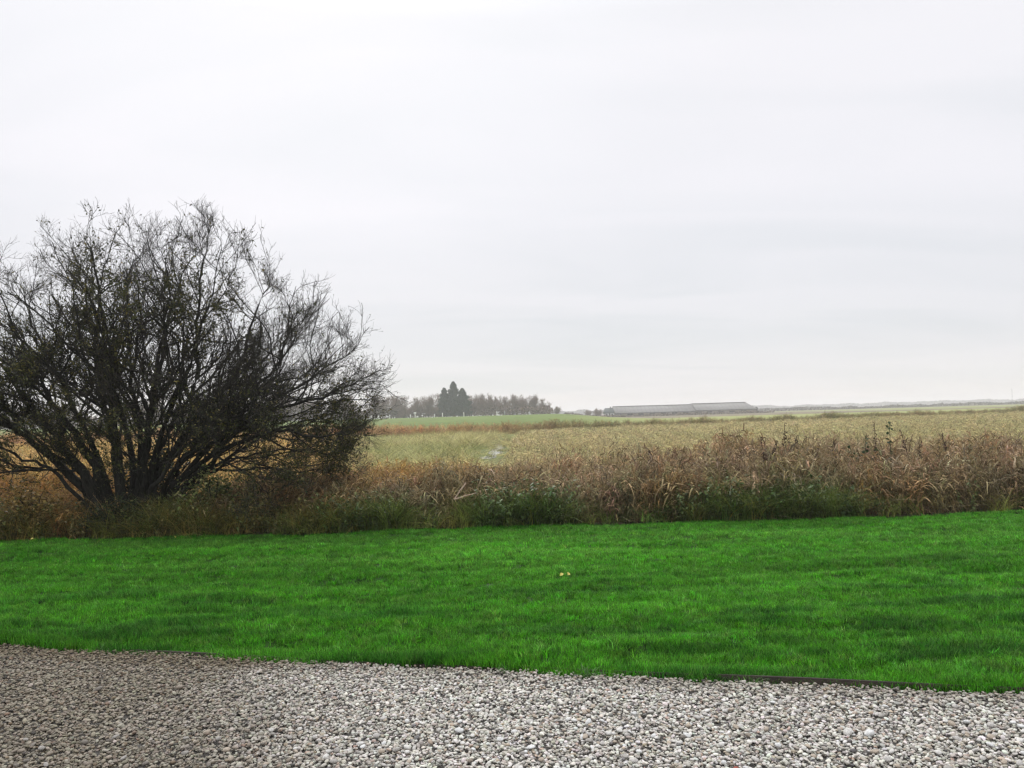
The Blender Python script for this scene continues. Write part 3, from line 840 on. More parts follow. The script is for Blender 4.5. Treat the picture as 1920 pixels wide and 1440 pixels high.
# ------------------------------------------------------------------ the big willow
rng = np.random.default_rng(33)
T0 = np.array([-6.1, 12.8, 0.0])
STEMS = [
    ([(-6.48, 0.0), (-6.94, 0.73), (-7.36, 1.2), (-7.79, 1.56), (-8.21, 1.8), (-8.73, 2.01), (-9.41, 2.54)], 0.105, -0.4),
    ([(-6.39, 0.0), (-6.81, 0.85), (-7.19, 1.37), (-7.61, 1.89), (-7.96, 2.33), (-8.38, 2.86), (-8.72, 3.47)], 0.110, 0.3),
    ([(-6.31, 0.0), (-6.64, 0.93), (-7.02, 1.71), (-7.23, 2.14), (-7.35, 2.57), (-7.69, 3.36), (-7.95, 4.23)], 0.095, -0.8),
    ([(-6.22, 0.0), (-6.47, 1.01), (-6.63, 1.78), (-6.8, 2.47), (-6.92, 3.33), (-7.0, 4.2), (-7.08, 4.75)], 0.085, 0.5),
    ([(-6.14, 0.0), (-6.21, 1.09), (-6.29, 1.94), (-6.37, 2.8), (-6.32, 3.66), (-6.4, 4.3), (-6.48, 4.6)], 0.085, -0.6),
    ([(-6.09, 0.0), (-6.04, 1.08), (-5.95, 1.93), (-5.89, 2.87), (-5.71, 3.72), (-5.53, 4.4), (-5.35, 4.7)], 0.085, 0.9),
    ([(-5.99, 0.0), (-5.79, 0.99), (-5.52, 1.66), (-5.22, 2.08), (-5.04, 2.51), (-5.05, 3.11), (-5.01, 3.62), (-4.89, 4.31), (-4.75, 4.85)], 0.095, -0.2),
    ([(-5.92, 0.0), (-5.66, 0.9), (-5.27, 1.57), (-4.79, 2.07), (-4.44, 2.57), (-4.3, 3.2), (-4.08, 3.75), (-3.9, 4.2)], 0.085, 0.5),
    ([(-5.84, 0.0), (-5.49, 0.81), (-4.97, 1.39), (-4.37, 1.89), (-3.76, 2.38), (-3.54, 2.89), (-3.44, 3.31), (-3.3, 3.75)], 0.08, -0.5),
    ([(-5.8, 0.0), (-5.41, 0.68), (-4.89, 1.13), (-4.28, 1.63), (-3.68, 2.08), (-3.16, 2.45), (-2.73, 2.7), (-2.5, 2.9)], 0.075, 0.4),
    ([(-5.75, 0.0), (-5.32, 0.59), (-4.81, 1.05), (-4.2, 1.41), (-3.6, 1.52), (-3.09, 1.42), (-2.67, 1.43), (-2.3, 1.5)], 0.07, -0.6),
    ([(-5.71, 0.0), (-5.41, 0.72), (-5.23, 1.14), (-4.97, 1.26), (-4.55, 1.12), (-4.13, 0.86), (-3.79, 0.64), (-3.45, 0.67)], 0.055, -0.9),
    ([(-5.8, 0.0), (-5.32, 0.81), (-4.63, 1.47), (-3.94, 1.79), (-3.25, 1.98), (-2.65, 2.18), (-2.32, 2.22), (-2.0, 2.15)], 0.065, 0.0),
    ([(-6.18, 0.0), (-6.25, 1.17), (-6.67, 2.29), (-7.18, 3.34), (-7.43, 4.2), (-7.6, 4.7)], 0.08, 1.4),
    ([(-6.01, 0.0), (-5.87, 0.91), (-5.65, 1.92), (-5.38, 2.94), (-5.24, 3.78), (-5.18, 4.4)], 0.08, -0.8),
    ([(-6.09, 0.0), (-5.66, 1.07), (-4.79, 1.9), (-4.19, 2.4), (-3.74, 3.14), (-3.56, 3.7)], 0.075, 1.5),
    ([(-6.43, 0.0), (-7.11, 0.94), (-7.7, 1.3), (-8.21, 1.55), (-8.73, 1.67)], 0.045, -0.9),
    ([(-6.33, 0.0), (-6.68, 1.1), (-7.36, 2.31), (-8.04, 3.37), (-8.46, 4.3)], 0.08, 0.9),
    ([(-6.05, 0.0), (-5.74, 1.16), (-5.13, 2.42), (-4.6, 3.61), (-4.32, 4.45)], 0.075, -1.0),
    ([(-6.0, 0.0), (-5.5, 0.9), (-4.7, 1.5), (-3.9, 1.85), (-3.2, 2.6)], 0.06, -1.4),
    ([(-6.1, 0.0), (-6.0, 1.2), (-6.1, 2.4), (-6.0, 3.5), (-6.1, 4.4)], 0.075, 0.1),
    ([(-5.7, 0.0), (-5.2, 0.7), (-4.5, 1.2), (-3.7, 1.6), (-3.0, 1.75), (-2.4, 1.9)], 0.055, 0.6),
    ([(-5.75, 0.0), (-5.3, 0.55), (-4.7, 0.95), (-4.0, 1.2), (-3.3, 1.15), (-2.7, 1.05)], 0.05, 0.3),
    ([(-5.8, 0.0), (-5.35, 0.9), (-4.6, 1.7), (-3.8, 2.2), (-3.1, 2.3), (-2.3, 2.5)], 0.055, -0.9),
    ([(-6.35, 0.0), (-6.75, 0.75), (-7.3, 1.35), (-7.9, 1.95), (-8.6, 2.4)], 0.07, -1.2),
]
shoot = np.random.default_rng(77)
N_MAIN = len(STEMS)
for _ in range(12):                       # thin upright shoots from the stool
    x0 = shoot.uniform(-6.75, -5.5); a0 = np.radians(90 - (x0 + 6.1) * 55 + shoot.normal(0, 12)); ln0 = shoot.uniform(1.6, 3.2)
    STEMS.append(([(x0 + np.cos(a0) * ln0 * q + 0.05 * np.sin(q * 5 + x0), np.sin(a0) * ln0 * q) for q in (0, 0.25, 0.5, 0.75, 1.0)], shoot.uniform(0.018, 0.04), shoot.normal(0, 0.7)))
willow = empty('willow_tree', tuple(T0))
tag(willow, 'large spreading many-stemmed bare willow at the lawn edge on the left', 'tree')


def resample(P, k):
    P = np.asarray(P, float)
    # Catmull-Rom through the given points
    Q = np.vstack([2 * P[0] - P[1], P, 2 * P[-1] - P[-2]])
    s = np.linspace(0, len(P) - 1 - 1e-6, k); i = s.astype(int); t = (s - i)[:, None]
    a, b, c_, d = Q[i], Q[i + 1], Q[i + 2], Q[i + 3]
    return 0.5 * (2 * b + (c_ - a) * t + (2 * a - 5 * b + 4 * c_ - d) * t ** 2 + (3 * b - a - 3 * c_ + d) * t ** 3)


KS = 22
SP, SR = [], []
for pts, r0, dy in STEMS:
    p = np.array(pts); u = np.linspace(0, 1, len(p))
    q = np.stack([p[:, 0], 12.8 + rng.normal(0, 0.12) + dy * u ** 1.2, p[:, 1] - 0.05], 1)
    q = resample(q, KS)
    q[1:-1] += rng.normal(0, 0.022, (KS - 2, 3))
    tt = np.linspace(0, 1, KS)
    SP.append(q); SR.append(0.8 * r0 * ((1 - tt) ** 1.15 * 0.95 + 0.05) * (1 + 0.35 * np.exp(-tt * 14)))
SP, SR = np.array(SP), np.array(SR)
for i in range(len(SP)):
    V, F = tubes(SP[i:i + 1] - T0, SR[i:i + 1], 9)
    obj('stem', mesh_np('stem', V, F, [M['bark']], True), willow)


def envelope(P):
    """how far out of the crown a point is: 1 on its surface (a dome round the base, flattened in depth)"""
    d = (P - np.array([-6.1, 12.8, 0.0])) / np.array([1.0, 0.72, 1.0])
    az = np.arctan2(d[..., 2], d[..., 0])                # 0 right, pi/2 up
    Rr = np.interp(np.degrees(az), [-20, 8, 16, 27, 45, 60, 68, 78, 86, 94, 102, 112, 125, 150, 180], [3.2, 3.7, 4.15, 4.75, 4.75, 4.95, 5.05, 5.25, 5.0, 5.0, 5.3, 5.15, 4.8, 4.4, 3.8])
    return np.linalg.norm(d, axis=-1) / Rr


def sprout(PP, RR, per, tmin, ang, lfac, k, wander, trop, rfac, rmin, lmin, out=0.35, drop_low=0.0):
    """grow children from parents PP (n,k0,3): returns child polylines and radii"""
    n, k0, _ = PP.shape
    plen = np.linalg.norm(np.diff(PP, axis=1), axis=2).sum(1)
    N_ = n * per
    pi = np.repeat(np.arange(n), per)
    t = tmin + (1 - tmin) * rng.uniform(0, 1, N_) ** 0.85
    f = t * (k0 - 1); i = np.minimum(f.astype(int), k0 - 2); fr = (f - i)[:, None]
    P0 = PP[pi, i] * (1 - fr) + PP[pi, i + 1] * fr
    r_par = RR[pi, i] * (1 - fr[:, 0]) + RR[pi, i + 1] * fr[:, 0]
    T = unit(PP[pi, i + 1] - PP[pi, i])
    rd = rng.normal(0, 1, (N_, 3)); perp = unit(rd - (rd * T).sum(1, keepdims=True) * T)
    a = np.radians(rng.normal(ang, ang * 0.28, N_))[:, None]
    D = unit(T * np.cos(a) + perp * np.sin(a))
    o = unit(P0 - np.array([-6.1, 12.8, 0.2]))
    D = unit(D + out * o)
    Ln = plen[pi] * lfac * (1.15 - 0.75 * t) * rng.uniform(0.55, 1.25, N_)
    Ln = np.maximum(Ln, lmin)
    # keep within the crown
    tip = envelope(P0 + D * Ln[:, None]); lim = np.minimum(rng.normal(1.0, 0.06, N_), 1.07)
    cur = envelope(P0)
    sc = np.where(tip > lim, np.clip((lim - cur) / np.maximum(tip - cur, 1e-3), 0.0, 1.0), 1.0)
    Ln = Ln * sc
    ok = (Ln > lmin * 0.45)
    P0, D, Ln, r_par = P0[ok], D[ok], Ln[ok], r_par[ok]
    n2 = len(P0)
    P = np.empty((n2, k + 1, 3)); P[:, 0] = P0
    d = D.copy()
    for s in range(k):
        d = unit(d + rng.normal(0, wander, (n2, 3)) + np.array([0, 0, trop]))
        P[:, s + 1] = P[:, s] + d * (Ln / k)[:, None]
    P[..., 2] = np.maximum(P[..., 2], 0.06)
    r0 = np.maximum(np.minimum(r_par * rfac, 0.012 * Ln + 0.003), rmin)
    Rr = r0[:, None] * np.linspace(1, 0.45, k + 1)[None]
    Rr = np.maximum(Rr, rmin * 0.8)
    return P, Rr


B1, R1 = sprout(SP[:N_MAIN], SR[:N_MAIN], 17, 0.22, 46, 0.40, 8, 0.20, 0.05, 0.55, 0.005, 0.5, 0.22)
B1s, R1s = sprout(SP[N_MAIN:], SR[N_MAIN:], 4, 0.5, 40, 0.40, 8, 0.20, 0.05, 0.55, 0.005, 0.3, 0.22)
B1, R1 = np.concatenate([B1, B1s]), np.concatenate([R1, R1s])
B2, R2 = sprout(B1, R1, 11, 0.12, 44, 0.52, 6, 0.21, 0.06, 0.55, 0.0030, 0.30, 0.22)
B3, R3 = sprout(B2, R2, 9, 0.10, 40, 0.62, 4, 0.20, 0.08, 0.6, 0.0019, 0.17, 0.25)
V1, F1 = tubes(B1 - T0, R1, 5)
o = obj('branches', mesh_np('branches', V1, F1, [M['bark']], True), willow); tag(o, kind='stuff')
parts = []
for B, Rr, sd_ in ((B2, R2, 3), (B3, R3, 3)):
    V, F = tubes(B - T0, Rr, sd_)
    parts.append((V, F, np.repeat(rng.uniform(0, 1, len(B)), B.shape[1] * sd_)))
V, Fs, v = join(parts)
o = obj('twigs', mesh_np('twigs', V, Fs, [M['twig']], False, v=v), willow); tag(o, kind='stuff')
# remaining leaves: many in the inside and left, few on the outer right
k3 = B3.shape[1]
cand = B3[rng.integers(0, len(B3), 160000), rng.integers(1, k3, 160000)]
env = envelope(cand)
cl = fbm(cand[:, 0] * 1.3 + cand[:, 1], cand[:, 2] * 1.3 + 0.6 * cand[:, 1], 131, 3)
low = sstep(2.7, 1.4, cand[:, 2]) * sstep(0.98, 0.75, env)
pr = np.clip(1.3 * sstep(0.44, 0.62, cl) * (1.0 - 0.9 * sstep(0.74, 0.98, env)) * (1.0 - 0.7 * sstep(-5.0, -3.6, cand[:, 0]) * sstep(1.3, 2.2, cand[:, 2])) + 0.34 * low + 0.25 * sstep(-6.3, -7.3, cand[:, 0]) * sstep(0.9, 0.7, env) + 0.03, 0, 1)
cand = cand[rng.uniform(0, 1, len(cand)) < pr][:60000]
n = len(cand)
d = unit(np.stack([rng.normal(0, 1, n), rng.normal(0, 1, n), rng.normal(-0.35, 0.6, n)], 1))
ln = rng.uniform(0.024, 0.056, n)
P = cand[:, None] + d[:, None] * (ln[:, None] * np.array([0, 0.45, 1.0]))[..., None]
P[:, 2, 2] -= 0.2 * ln
W = ln[:, None] * np.array([0.06, 0.24, 0.02])
V, F = blades(P - T0, W, unit(np.cross(d, rng.normal(0, 1, (n, 3)))))
o = obj('leaves', mesh_np('leaves', V, F, [M['leaf']], v=np.repeat(rng.beta(1.3, 2.2, n), 6)), willow); tag(o, kind='stuff')


rng = np.random.default_rng(6)
# ------------------------------------------------------------------ leafy bushes beside the willow
def bush(name, label, loc, w, d, h, tones, nleaf, seed, leaf=0.035):
    r = np.random.default_rng(seed)
    root = empty(name, loc); tag(root, label, 'bush')
    ns = 26
    a = r.uniform(0, 2 * np.pi, ns); el = r.uniform(0.25, 1.4, ns)
    tip = np.stack([np.cos(a) * np.cos(el) * w, np.sin(a) * np.cos(el) * d, np.sin(el) * h], 1) * r.uniform(0.6, 1, (ns, 1))
    tt = np.linspace(0, 1, 6)
    P = tip[:, None] * tt[None, :, None] * np.array([1, 1, 1.0]); P[..., 2] += 0.18 * h * np.sin(tt * np.pi)[None]
    P[:, 1:] += r.normal(0, 0.025, (ns, 5, 3))
    V, F = tubes(P, np.tile(0.010 * (1 - 0.8 * tt), (ns, 1)), 4)
    obj('stems', mesh_np('stems', V, F, [M['bark']]), root)['kind'] = 'stuff'
    si = r.integers(0, ns, nleaf); t0 = r.uniform(0.25, 1.05, nleaf)
    f = np.clip(t0, 0, 0.999) * 5; i = f.astype(int)
    b = P[si, i] + (P[si, i + 1] - P[si, i]) * (f - i)[:, None] + r.normal(0, 0.085, (nleaf, 3)) * np.array([w, d, h])
    b[:, 2] = np.maximum(b[:, 2], 0.03)
    dd = unit(np.stack([r.normal(0, 1, nleaf), r.normal(0, 1, nleaf), r.normal(-0.2, 0.5, nleaf)], 1)); ln = leaf * r.uniform(0.5, 1.3, nleaf)
    Q = b[:, None] + dd[:, None] * (ln[:, None] * np.array([0, 0.45, 1.0]))[..., None]
    V, F = blades(Q, ln[:, None] * np.array([0.08, 0.34, 0.02]), unit(np.cross(dd, r.normal(0, 1, (nleaf, 3)))))
    mm = plain_v(name + '_leaves', tones, None, 0.55, 0.25)
    obj('foliage', mesh_np('foliage', V, F, [mm], v=np.repeat(r.uniform(0, 1, nleaf), 6)), root)['kind'] = 'stuff'
    return root


G3 = ((0.022, 0.042, 0.012), (0.09, 0.12, 0.032), (0.34, 0.33, 0.13))
O3 = ((0.07, 0.06, 0.018), (0.24, 0.155, 0.04), (0.50, 0.36, 0.13))
bush('elder_bush', 'green and yellow leafy bush right of the willow stems', (-4.7, 12.5, -0.02), 0.85, 0.5, 1.05, G3, 2600, 1, 0.045)
bush('bramble_bush', 'low olive bush in front of the drooping willow limb', (-3.6, 12.3, -0.02), 0.7, 0.35, 0.42, ((0.035, 0.06, 0.018), (0.08, 0.10, 0.03), (0.18, 0.15, 0.06)), 1200, 2)
bush('hawthorn_bush', 'olive and rust bush left of the willow by the lawn corner', (-7.35, 12.2, -0.02), 0.75, 0.4, 0.85, O3, 2400, 3, 0.042)
bush('dogwood_bush', 'dark green bush at the far left end of the lawn', (-8.4, 12.3, -0.02), 0.8, 0.45, 0.8, G3, 2400, 4)
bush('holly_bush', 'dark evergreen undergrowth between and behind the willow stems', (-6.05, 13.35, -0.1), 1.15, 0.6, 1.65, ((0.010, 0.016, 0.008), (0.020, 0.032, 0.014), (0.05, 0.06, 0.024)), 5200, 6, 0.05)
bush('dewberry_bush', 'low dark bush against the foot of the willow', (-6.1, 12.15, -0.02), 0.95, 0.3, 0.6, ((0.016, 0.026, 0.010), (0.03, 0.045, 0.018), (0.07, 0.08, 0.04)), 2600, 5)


# ------------------------------------------------------------------ tall single weeds in the reed bed
def weed(label, loc, h, stems, tone, seed, leafy=False):
    r = np.random.default_rng(seed)
    root = empty('dock_plant' if not leafy else 'thistle_plant', loc)
    tag(root, label, 'plant', 'tall weeds standing above the reeds')
    for s in range(stems):
        a = r.uniform(0, 2 * np.pi); le = h * r.uniform(0.03, 0.22) * (stems > 1) + 0.02
        H = h * (1 if s == 0 else r.uniform(0.7, 0.95)); k = 8; tt = np.linspace(0, 1, k)
        P = np.stack([np.cos(a) * le * tt ** 1.5, np.sin(a) * le * tt ** 1.5, H * tt], 1); P[1:] += r.normal(0, 0.006, (k - 1, 3))
        V, F = tubes(P[None], (0.010 * (1 - 0.6 * tt))[None], 5)
        parts = [(V, F, 0.4)]
        m_ = 90 if not leafy else 40
        t0 = r.uniform(0.5 if not leafy else 0.15, 1.02, m_); f = np.clip(t0, 0, 0.999) * (k - 1); i = f.astype(int)
        b = P[i] + (P[i + 1] - P[i]) * (f - i)[:, None]
        sz = 0.022 if not leafy else 0.055
        dd = unit(np.stack([r.normal(0, 1, m_), r.normal(0, 1, m_), r.uniform(-0.2, 1.2, m_)], 1))
        ln = sz * r.uniform(0.7, 1.6, m_) + 0.02 * (1.0 - t0).clip(0, 1) * (not leafy)
        Q = b[:, None] + dd[:, None] * (ln[:, None] * np.array([0.2, 0.6, 1.0]))[..., None] + (r.normal(0, 0.010, (m_, 1, 3)))
        V2, F2 = blades(Q, ln[:, None] * np.array([0.15, 0.40, 0.05]), unit(np.cross(dd, r.normal(0, 1, (m_, 3)))))
        parts.append((V2, F2, np.repeat(r.uniform(0, 1, m_), 6)))
        V, Fs, v = join(parts)
        obj('stalk', mesh_np('stalk', V, Fs, [tone], v=v), root)
    return root


DK = plain_v('dock_seed', ((0.030, 0.018, 0.014), (0.06, 0.035, 0.025), (0.10, 0.06, 0.04)), None, 0.85)
GK = plain_v('thistle_leaf', ((0.020, 0.035, 0.014), (0.035, 0.06, 0.022), (0.06, 0.085, 0.035)), None, 0.7, 0.2)
for lab, x_, y_, z_, st, tn, lf in (
        ('tallest dark brown weed clump above the reeds, right of the barn', 4.48, 13.5, 1.36, 6, DK, False),
        ('dark weed stalks leaning beside the tallest weed clump', 4.22, 13.3, 1.16, 4, DK, False),
        ('green leafy weed sticking out of the reeds at the right', 5.83, 13.5, 1.12, 4, GK, True),
        ('thin dark stalk just right of the green leafy weed', 6.10, 13.5, 1.32, 1, DK, False),
        ('knobbly dark stalk second right of the green leafy weed', 6.35, 13.55, 1.32, 1, GK, True),
        ('dark stalk leaning right, third from the green leafy weed', 6.78, 13.5, 1.17, 2, DK, False),
        ('short dark stalk right of the tallest weed clump', 4.90, 13.6, 1.13, 2, DK, False),
        ('low brown weed stalks under the left half of the barn', 2.35, 13.4, 0.95, 3, DK, False),
        ('single brown stalk at the right end of the reeds', 7.44, 13.5, 1.10, 2, DK, False),
        ('small brown stalk between the weed clump and the green leafy weed', 5.36, 13.4, 1.03, 2, DK, False)):
    zt = float(terrain(x_, y_))
    weed(lab, (x_, y_, zt - 0.02), z_ - zt, st, tn, int(abs(x_) * 100), lf)

# broken pale reed stalks lying on the bank
stalk_m = noisy('bleached_stalk', (0.34, 0.24, 0.17), (0.46, 0.35, 0.26), 20, 0.7)
for lab, a, b in (('pale broken reed stalk propped upright in the dark bank', (-0.92, 12.05, 0.36), (-0.74, 12.15, 0.60)),
                  ('pale broken reed stalk lying flat below the upright one', (-0.90, 12.04, 0.37), (-0.60, 12.12, 0.44))):
    P = np.stack([np.linspace(a[i], b[i], 5) for i in range(3)], 1); P[2, 2] += 0.01
    c0 = P[0].copy(); V, F = tubes((P - c0)[None], np.full((1, 5), 0.011), 6)
    tag(obj('reed_stalk', mesh_np('reed_stalk', V, F, [stalk_m], True), loc=tuple(c0)), lab, 'stalk')


# ------------------------------------------------------------------ weeds and fallen leaves near the edging
sprout_m = plain_v('seedling_leaf', ((0.03, 0.09, 0.018), (0.06, 0.15, 0.03), (0.11, 0.20, 0.06)), None, 0.5, 0.25)
for i, (lab, x_, y_, s_) in enumerate((('small green weed in the gravel at the left end of the lawn edge', -3.12, 6.02, 1.0), ('tiny green weed just right of the leftmost gravel weed', -2.78, 5.90, 0.6),
                                       ('green weed spreading on the gravel at the middle of the edging', -0.11, 5.27, 1.0), ('yellowish weed at the edging right of the middle weed', 0.43, 5.14, 1.1),
                                       ('pale grass sprig leaning over the edging board at the right', 1.45, 4.93, 0.9))):
    V, F, v = tuft(700 + i, 26, 0.05, 0.055, 0.004, 1.1, 4)
    zz = float(gravel_z(x_, y_)) + 0.012
    root = empty('gravel_weed', (x_, y_, zz)); tag(root, lab, 'weed')
    root.scale = (s_, s_, s_)
    obj('leaves', mesh_np('leaves', V, F, [sprout_m], v=v), root)['kind'] = 'stuff'
leaf_m = noisy('yellow_leaf', (0.40, 0.36, 0.06), (0.55, 0.50, 0.14), 30, 0.6)
for lab, x_, y_, r_ in (('yellow fallen leaf in the middle of the lawn, left of two', 0.42, 7.99, 0.4), ('yellow fallen leaf in the middle of the lawn, right of two', 0.50, 7.96, 1.3),
                        ('pale fallen leaf on the lawn at its far left end', -6.95, 11.5, 0.2), ('pale fallen leaf on the lawn in front of the willow', -4.9, 11.55, 2.2)):
    tt = np.linspace(0, 1, 6)
    P = np.stack([0.045 * tt, 0 * tt, 0.010 * np.sin(tt * 3)], 1)[None]
    V, F = blades(P, np.array([[0.002, 0.012, 0.017, 0.015, 0.009, 0.001]]), np.array([[0, 1.0, 0.25]]))
    o = obj('fallen_leaf', mesh_np('fallen_leaf', V, F, [leaf_m]), loc=(x_, y_, float(lawn_z(x_, y_)) + 0.032)); o.rotation_euler = (0.4, -0.3, r_)
    tag(o, lab, 'leaf')


# ------------------------------------------------------------------ far bare trees
def far_tree(seed, h=9.0, w=3.6):
    """returns trunk mesh, crown mesh for a leafless tree at the origin"""
    r = np.random.default_rng(seed)
    nl = 13
    k = 7; tt = np.linspace(0, 1, k)
    Ps = []
    for i in range(nl):
        a = r.uniform(0, 2 * np.pi); sp = w * r.uniform(0.05, 1.0) ** 0.8; H = h * (1.0 - 0.55 * (sp / w) ** 2) * r.uniform(0.72, 0.95)
        P = np.stack([np.cos(a) * sp * tt ** 1.4, np.sin(a) * sp * tt ** 1.4, H * tt ** 0.9], 1); P[1:] += r.normal(0, 0.09, (k - 1, 3)); Ps.append(P)
    Ps = np.array(Ps)
    V, F = tubes(Ps, np.tile((0.13 * (1 - tt) + 0.03), (nl, 1)), 5)
    trunk = mesh_np('trunk', V, F, [M['far_bark']], True)
    def kids(PP, per, lf, kk, tmin):
        n, k0, _ = PP.shape; pi = np.repeat(np.arange(n), per); t = r.uniform(tmin, 1, n * per); f = t * (k0 - 1); i = np.minimum(f.astype(int), k0 - 2)
        P0 = PP[pi, i] + (PP[pi, i + 1] - PP[pi, i]) * (f - i)[:, None]; T = unit(PP[pi, i + 1] - PP[pi, i])
        D = unit(T + r.normal(0, 0.62, (n * per, 3)) + np.array([0, 0, 0.15])); Ln = lf * r.uniform(0.5, 1.3, n * per)
        q = [P0]; d = D
        for s in range(kk):
            d = unit(d + r.normal(0, 0.2, d.shape)); q.append(q[-1] + d * (Ln / kk)[:, None])
        return np.stack(q, 1)
    b1 = kids(Ps, 18, h * 0.20, 4, 0.10); b2 = kids(b1, 8, h * 0.12, 3, 0.15); b3 = kids(b2, 6, h * 0.07, 2, 0.2)
    parts = []
    for B, rr in ((b1, 0.035), (b2, 0.024), (b3, 0.017)):
        B[..., 2] = np.maximum(B[..., 2], 0.2)
        V, F = tubes(B, np.full(B.shape[:2], rr) * np.linspace(1, 0.6, B.shape[1])[None], 3)
        parts.append((V, F, np.repeat(r.uniform(0, 1, len(B)), B.shape[1] * 3)))
    V, Fs, v = join(parts)
    return trunk, mesh_np('crown', V, Fs, [M['far_twig']], v=v)


far_shapes = [far_tree(300 + i, 9, 4.2 + 0.7 * (i % 3)) for i in range(5)]
# (x, y, height factor, label)
BEHIND = 'bare brown tree of the far wood, seen through the willow twigs'
row = []
for i in range(26):
    row.append((-232 + i * 6.6 + rng.normal(0, 1.5), 335 + rng.normal(0, 9), 0.95 + 0.25 * rng.uniform(), BEHIND))
row += [
    (-55, 332, 1.12, 'bare brownish tree where the willow twigs end, first of the far row'), (-50.5, 338, 1.06, 'bare brownish tree second of the far row after the willow'),
    (-45.5, 334, 1.0, 'reddish bare tree third of the far row after the willow'), (-40.5, 340, 0.96, 'low bare tree fourth of the far row after the willow'),
    (-35.5, 336, 0.98, 'bare grey tree second left of the dark conifers'), (-31.5, 343, 1.1, 'bare grey tree directly left of the dark conifers'),
    (-17.5, 338, 0.98, 'bare grey tree directly right of the dark conifers'), (-13.2, 345, 1.06, 'broad rounded bare tree second right of the dark conifers'),
    (-9.0, 341, 1.0, 'bare grey tree third right of the dark conifers'), (-3.6, 346, 0.9, 'bare tree in the dip before the dome shaped tree'),
    (0.6, 343, 1.0, 'dome shaped bare tree near the right end of the far row'), (4.6, 350, 0.88, 'low bare tree right beside the dome shaped one'),
    (9.0, 352, 0.92, 'bare tree with gaps in its crown, last but one of the far row'), (13.2, 354, 0.74, 'last bare tree at the right end of the far row')]
for i, (x_, y_, s_, lab) in enumerate(row):
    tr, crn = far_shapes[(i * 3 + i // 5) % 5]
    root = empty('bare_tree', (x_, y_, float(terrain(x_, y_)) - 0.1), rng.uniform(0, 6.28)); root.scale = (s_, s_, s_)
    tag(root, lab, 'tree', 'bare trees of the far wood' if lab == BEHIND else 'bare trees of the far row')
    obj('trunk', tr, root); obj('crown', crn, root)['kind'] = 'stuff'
for lab, x_, y_, s_ in (('small faint bare tree alone right of the far row', 20.5, 372, 0.42), ('grey bare tree left of the small dark roofed house', 43.0, 405, 0.5), ('low grey bare tree second left of the dark roofed house', 38.5, 409, 0.4)):
    tr, crn = far_shapes[int(x_) % 5]
    root = empty('bare_tree', (x_, y_, float(terrain(x_, y_)) - 0.1), 1.0); root.scale = (s_ * 1.2, s_ * 1.2, s_)
    tag(root, lab, 'tree'); obj('trunk', tr, root); obj('crown', crn, root)['kind'] = 'stuff'


# conifers
def conifer(label, x_, y_, h, w, seed):
    r = np.random.default_rng(seed)
    root = empty('conifer_tree', (x_, y_, float(terrain(x_, y_)) - 0.1)); tag(root, label, 'tree')
    tt = np.linspace(0, 1, 6)
    V, F = tubes(np.stack([0 * tt, 0 * tt, h * tt], 1)[None], (0.22 * (1 - tt) + 0.02)[None], 7)
    obj('trunk', mesh_np('trunk', V, F, [M['far_bark']], True), root)
    nb_ = 560
    t = r.uniform(0.03, 1, nb_) ** 0.85; a = r.uniform(0, 2 * np.pi, nb_)
    reach = w * np.minimum((1 - t) ** 0.8, 0.62) * r.uniform(0.75, 1.15, nb_) * (0.78 + 0.30 * np.sin(t * 34 + 2.0 * a + seed)) + 0.10
    d = np.stack([np.cos(a), np.sin(a), 0 * a], 1)
    s = np.linspace(0, 1, 5)
    P = d[:, None] * (reach[:, None] * s)[..., None]; P[..., 2] = (h * t)[:, None] + reach[:, None] * (-0.35 * s + 0.45 * s ** 2.2)
    V1, F1 = tubes(P, np.tile(0.03 * (1 - 0.7 * s), (nb_, 1)), 3)
    m_ = nb_ * 26
    bi = r.integers(0, nb_, m_); f = r.uniform(0.15, 0.999, m_) * 4; i = f.astype(int)
    b = P[bi, i] + (P[bi, i + 1] - P[bi, i]) * (f - i)[:, None]
    dd = unit(d[bi] * 0.8 + r.normal(0, 0.7, (m_, 3)) + np.array([0, 0, -0.15])); ln = r.uniform(0.35, 0.8, m_)
    Q = b[:, None] + dd[:, None] * (ln[:, None] * np.array([0, 0.5, 1]))[..., None]
    V2, F2 = blades(Q, np.tile([0.08, 0.13, 0.02], (m_, 1)), unit(np.cross(dd, r.normal(0, 1, (m_, 3)))))
    V, Fs, v = join([(V1, F1, 0.1), (V2, F2, np.repeat(r.uniform(0, 1, m_), 6))])
    obj('crown', mesh_np('crown', V, Fs, [M['needle']], v=v), root)['kind'] = 'stuff'


conifer('dark green conifer, left spire of the three in the far row', -28.6, 336, 12.0, 4.6, 1)
conifer('tallest dark green conifer, middle of the three in the far row', -24.8, 337, 14.6, 6.6, 2)
conifer('dark green conifer, right spire of the three in the far row', -21.0, 335, 11.6, 6.4, 3)

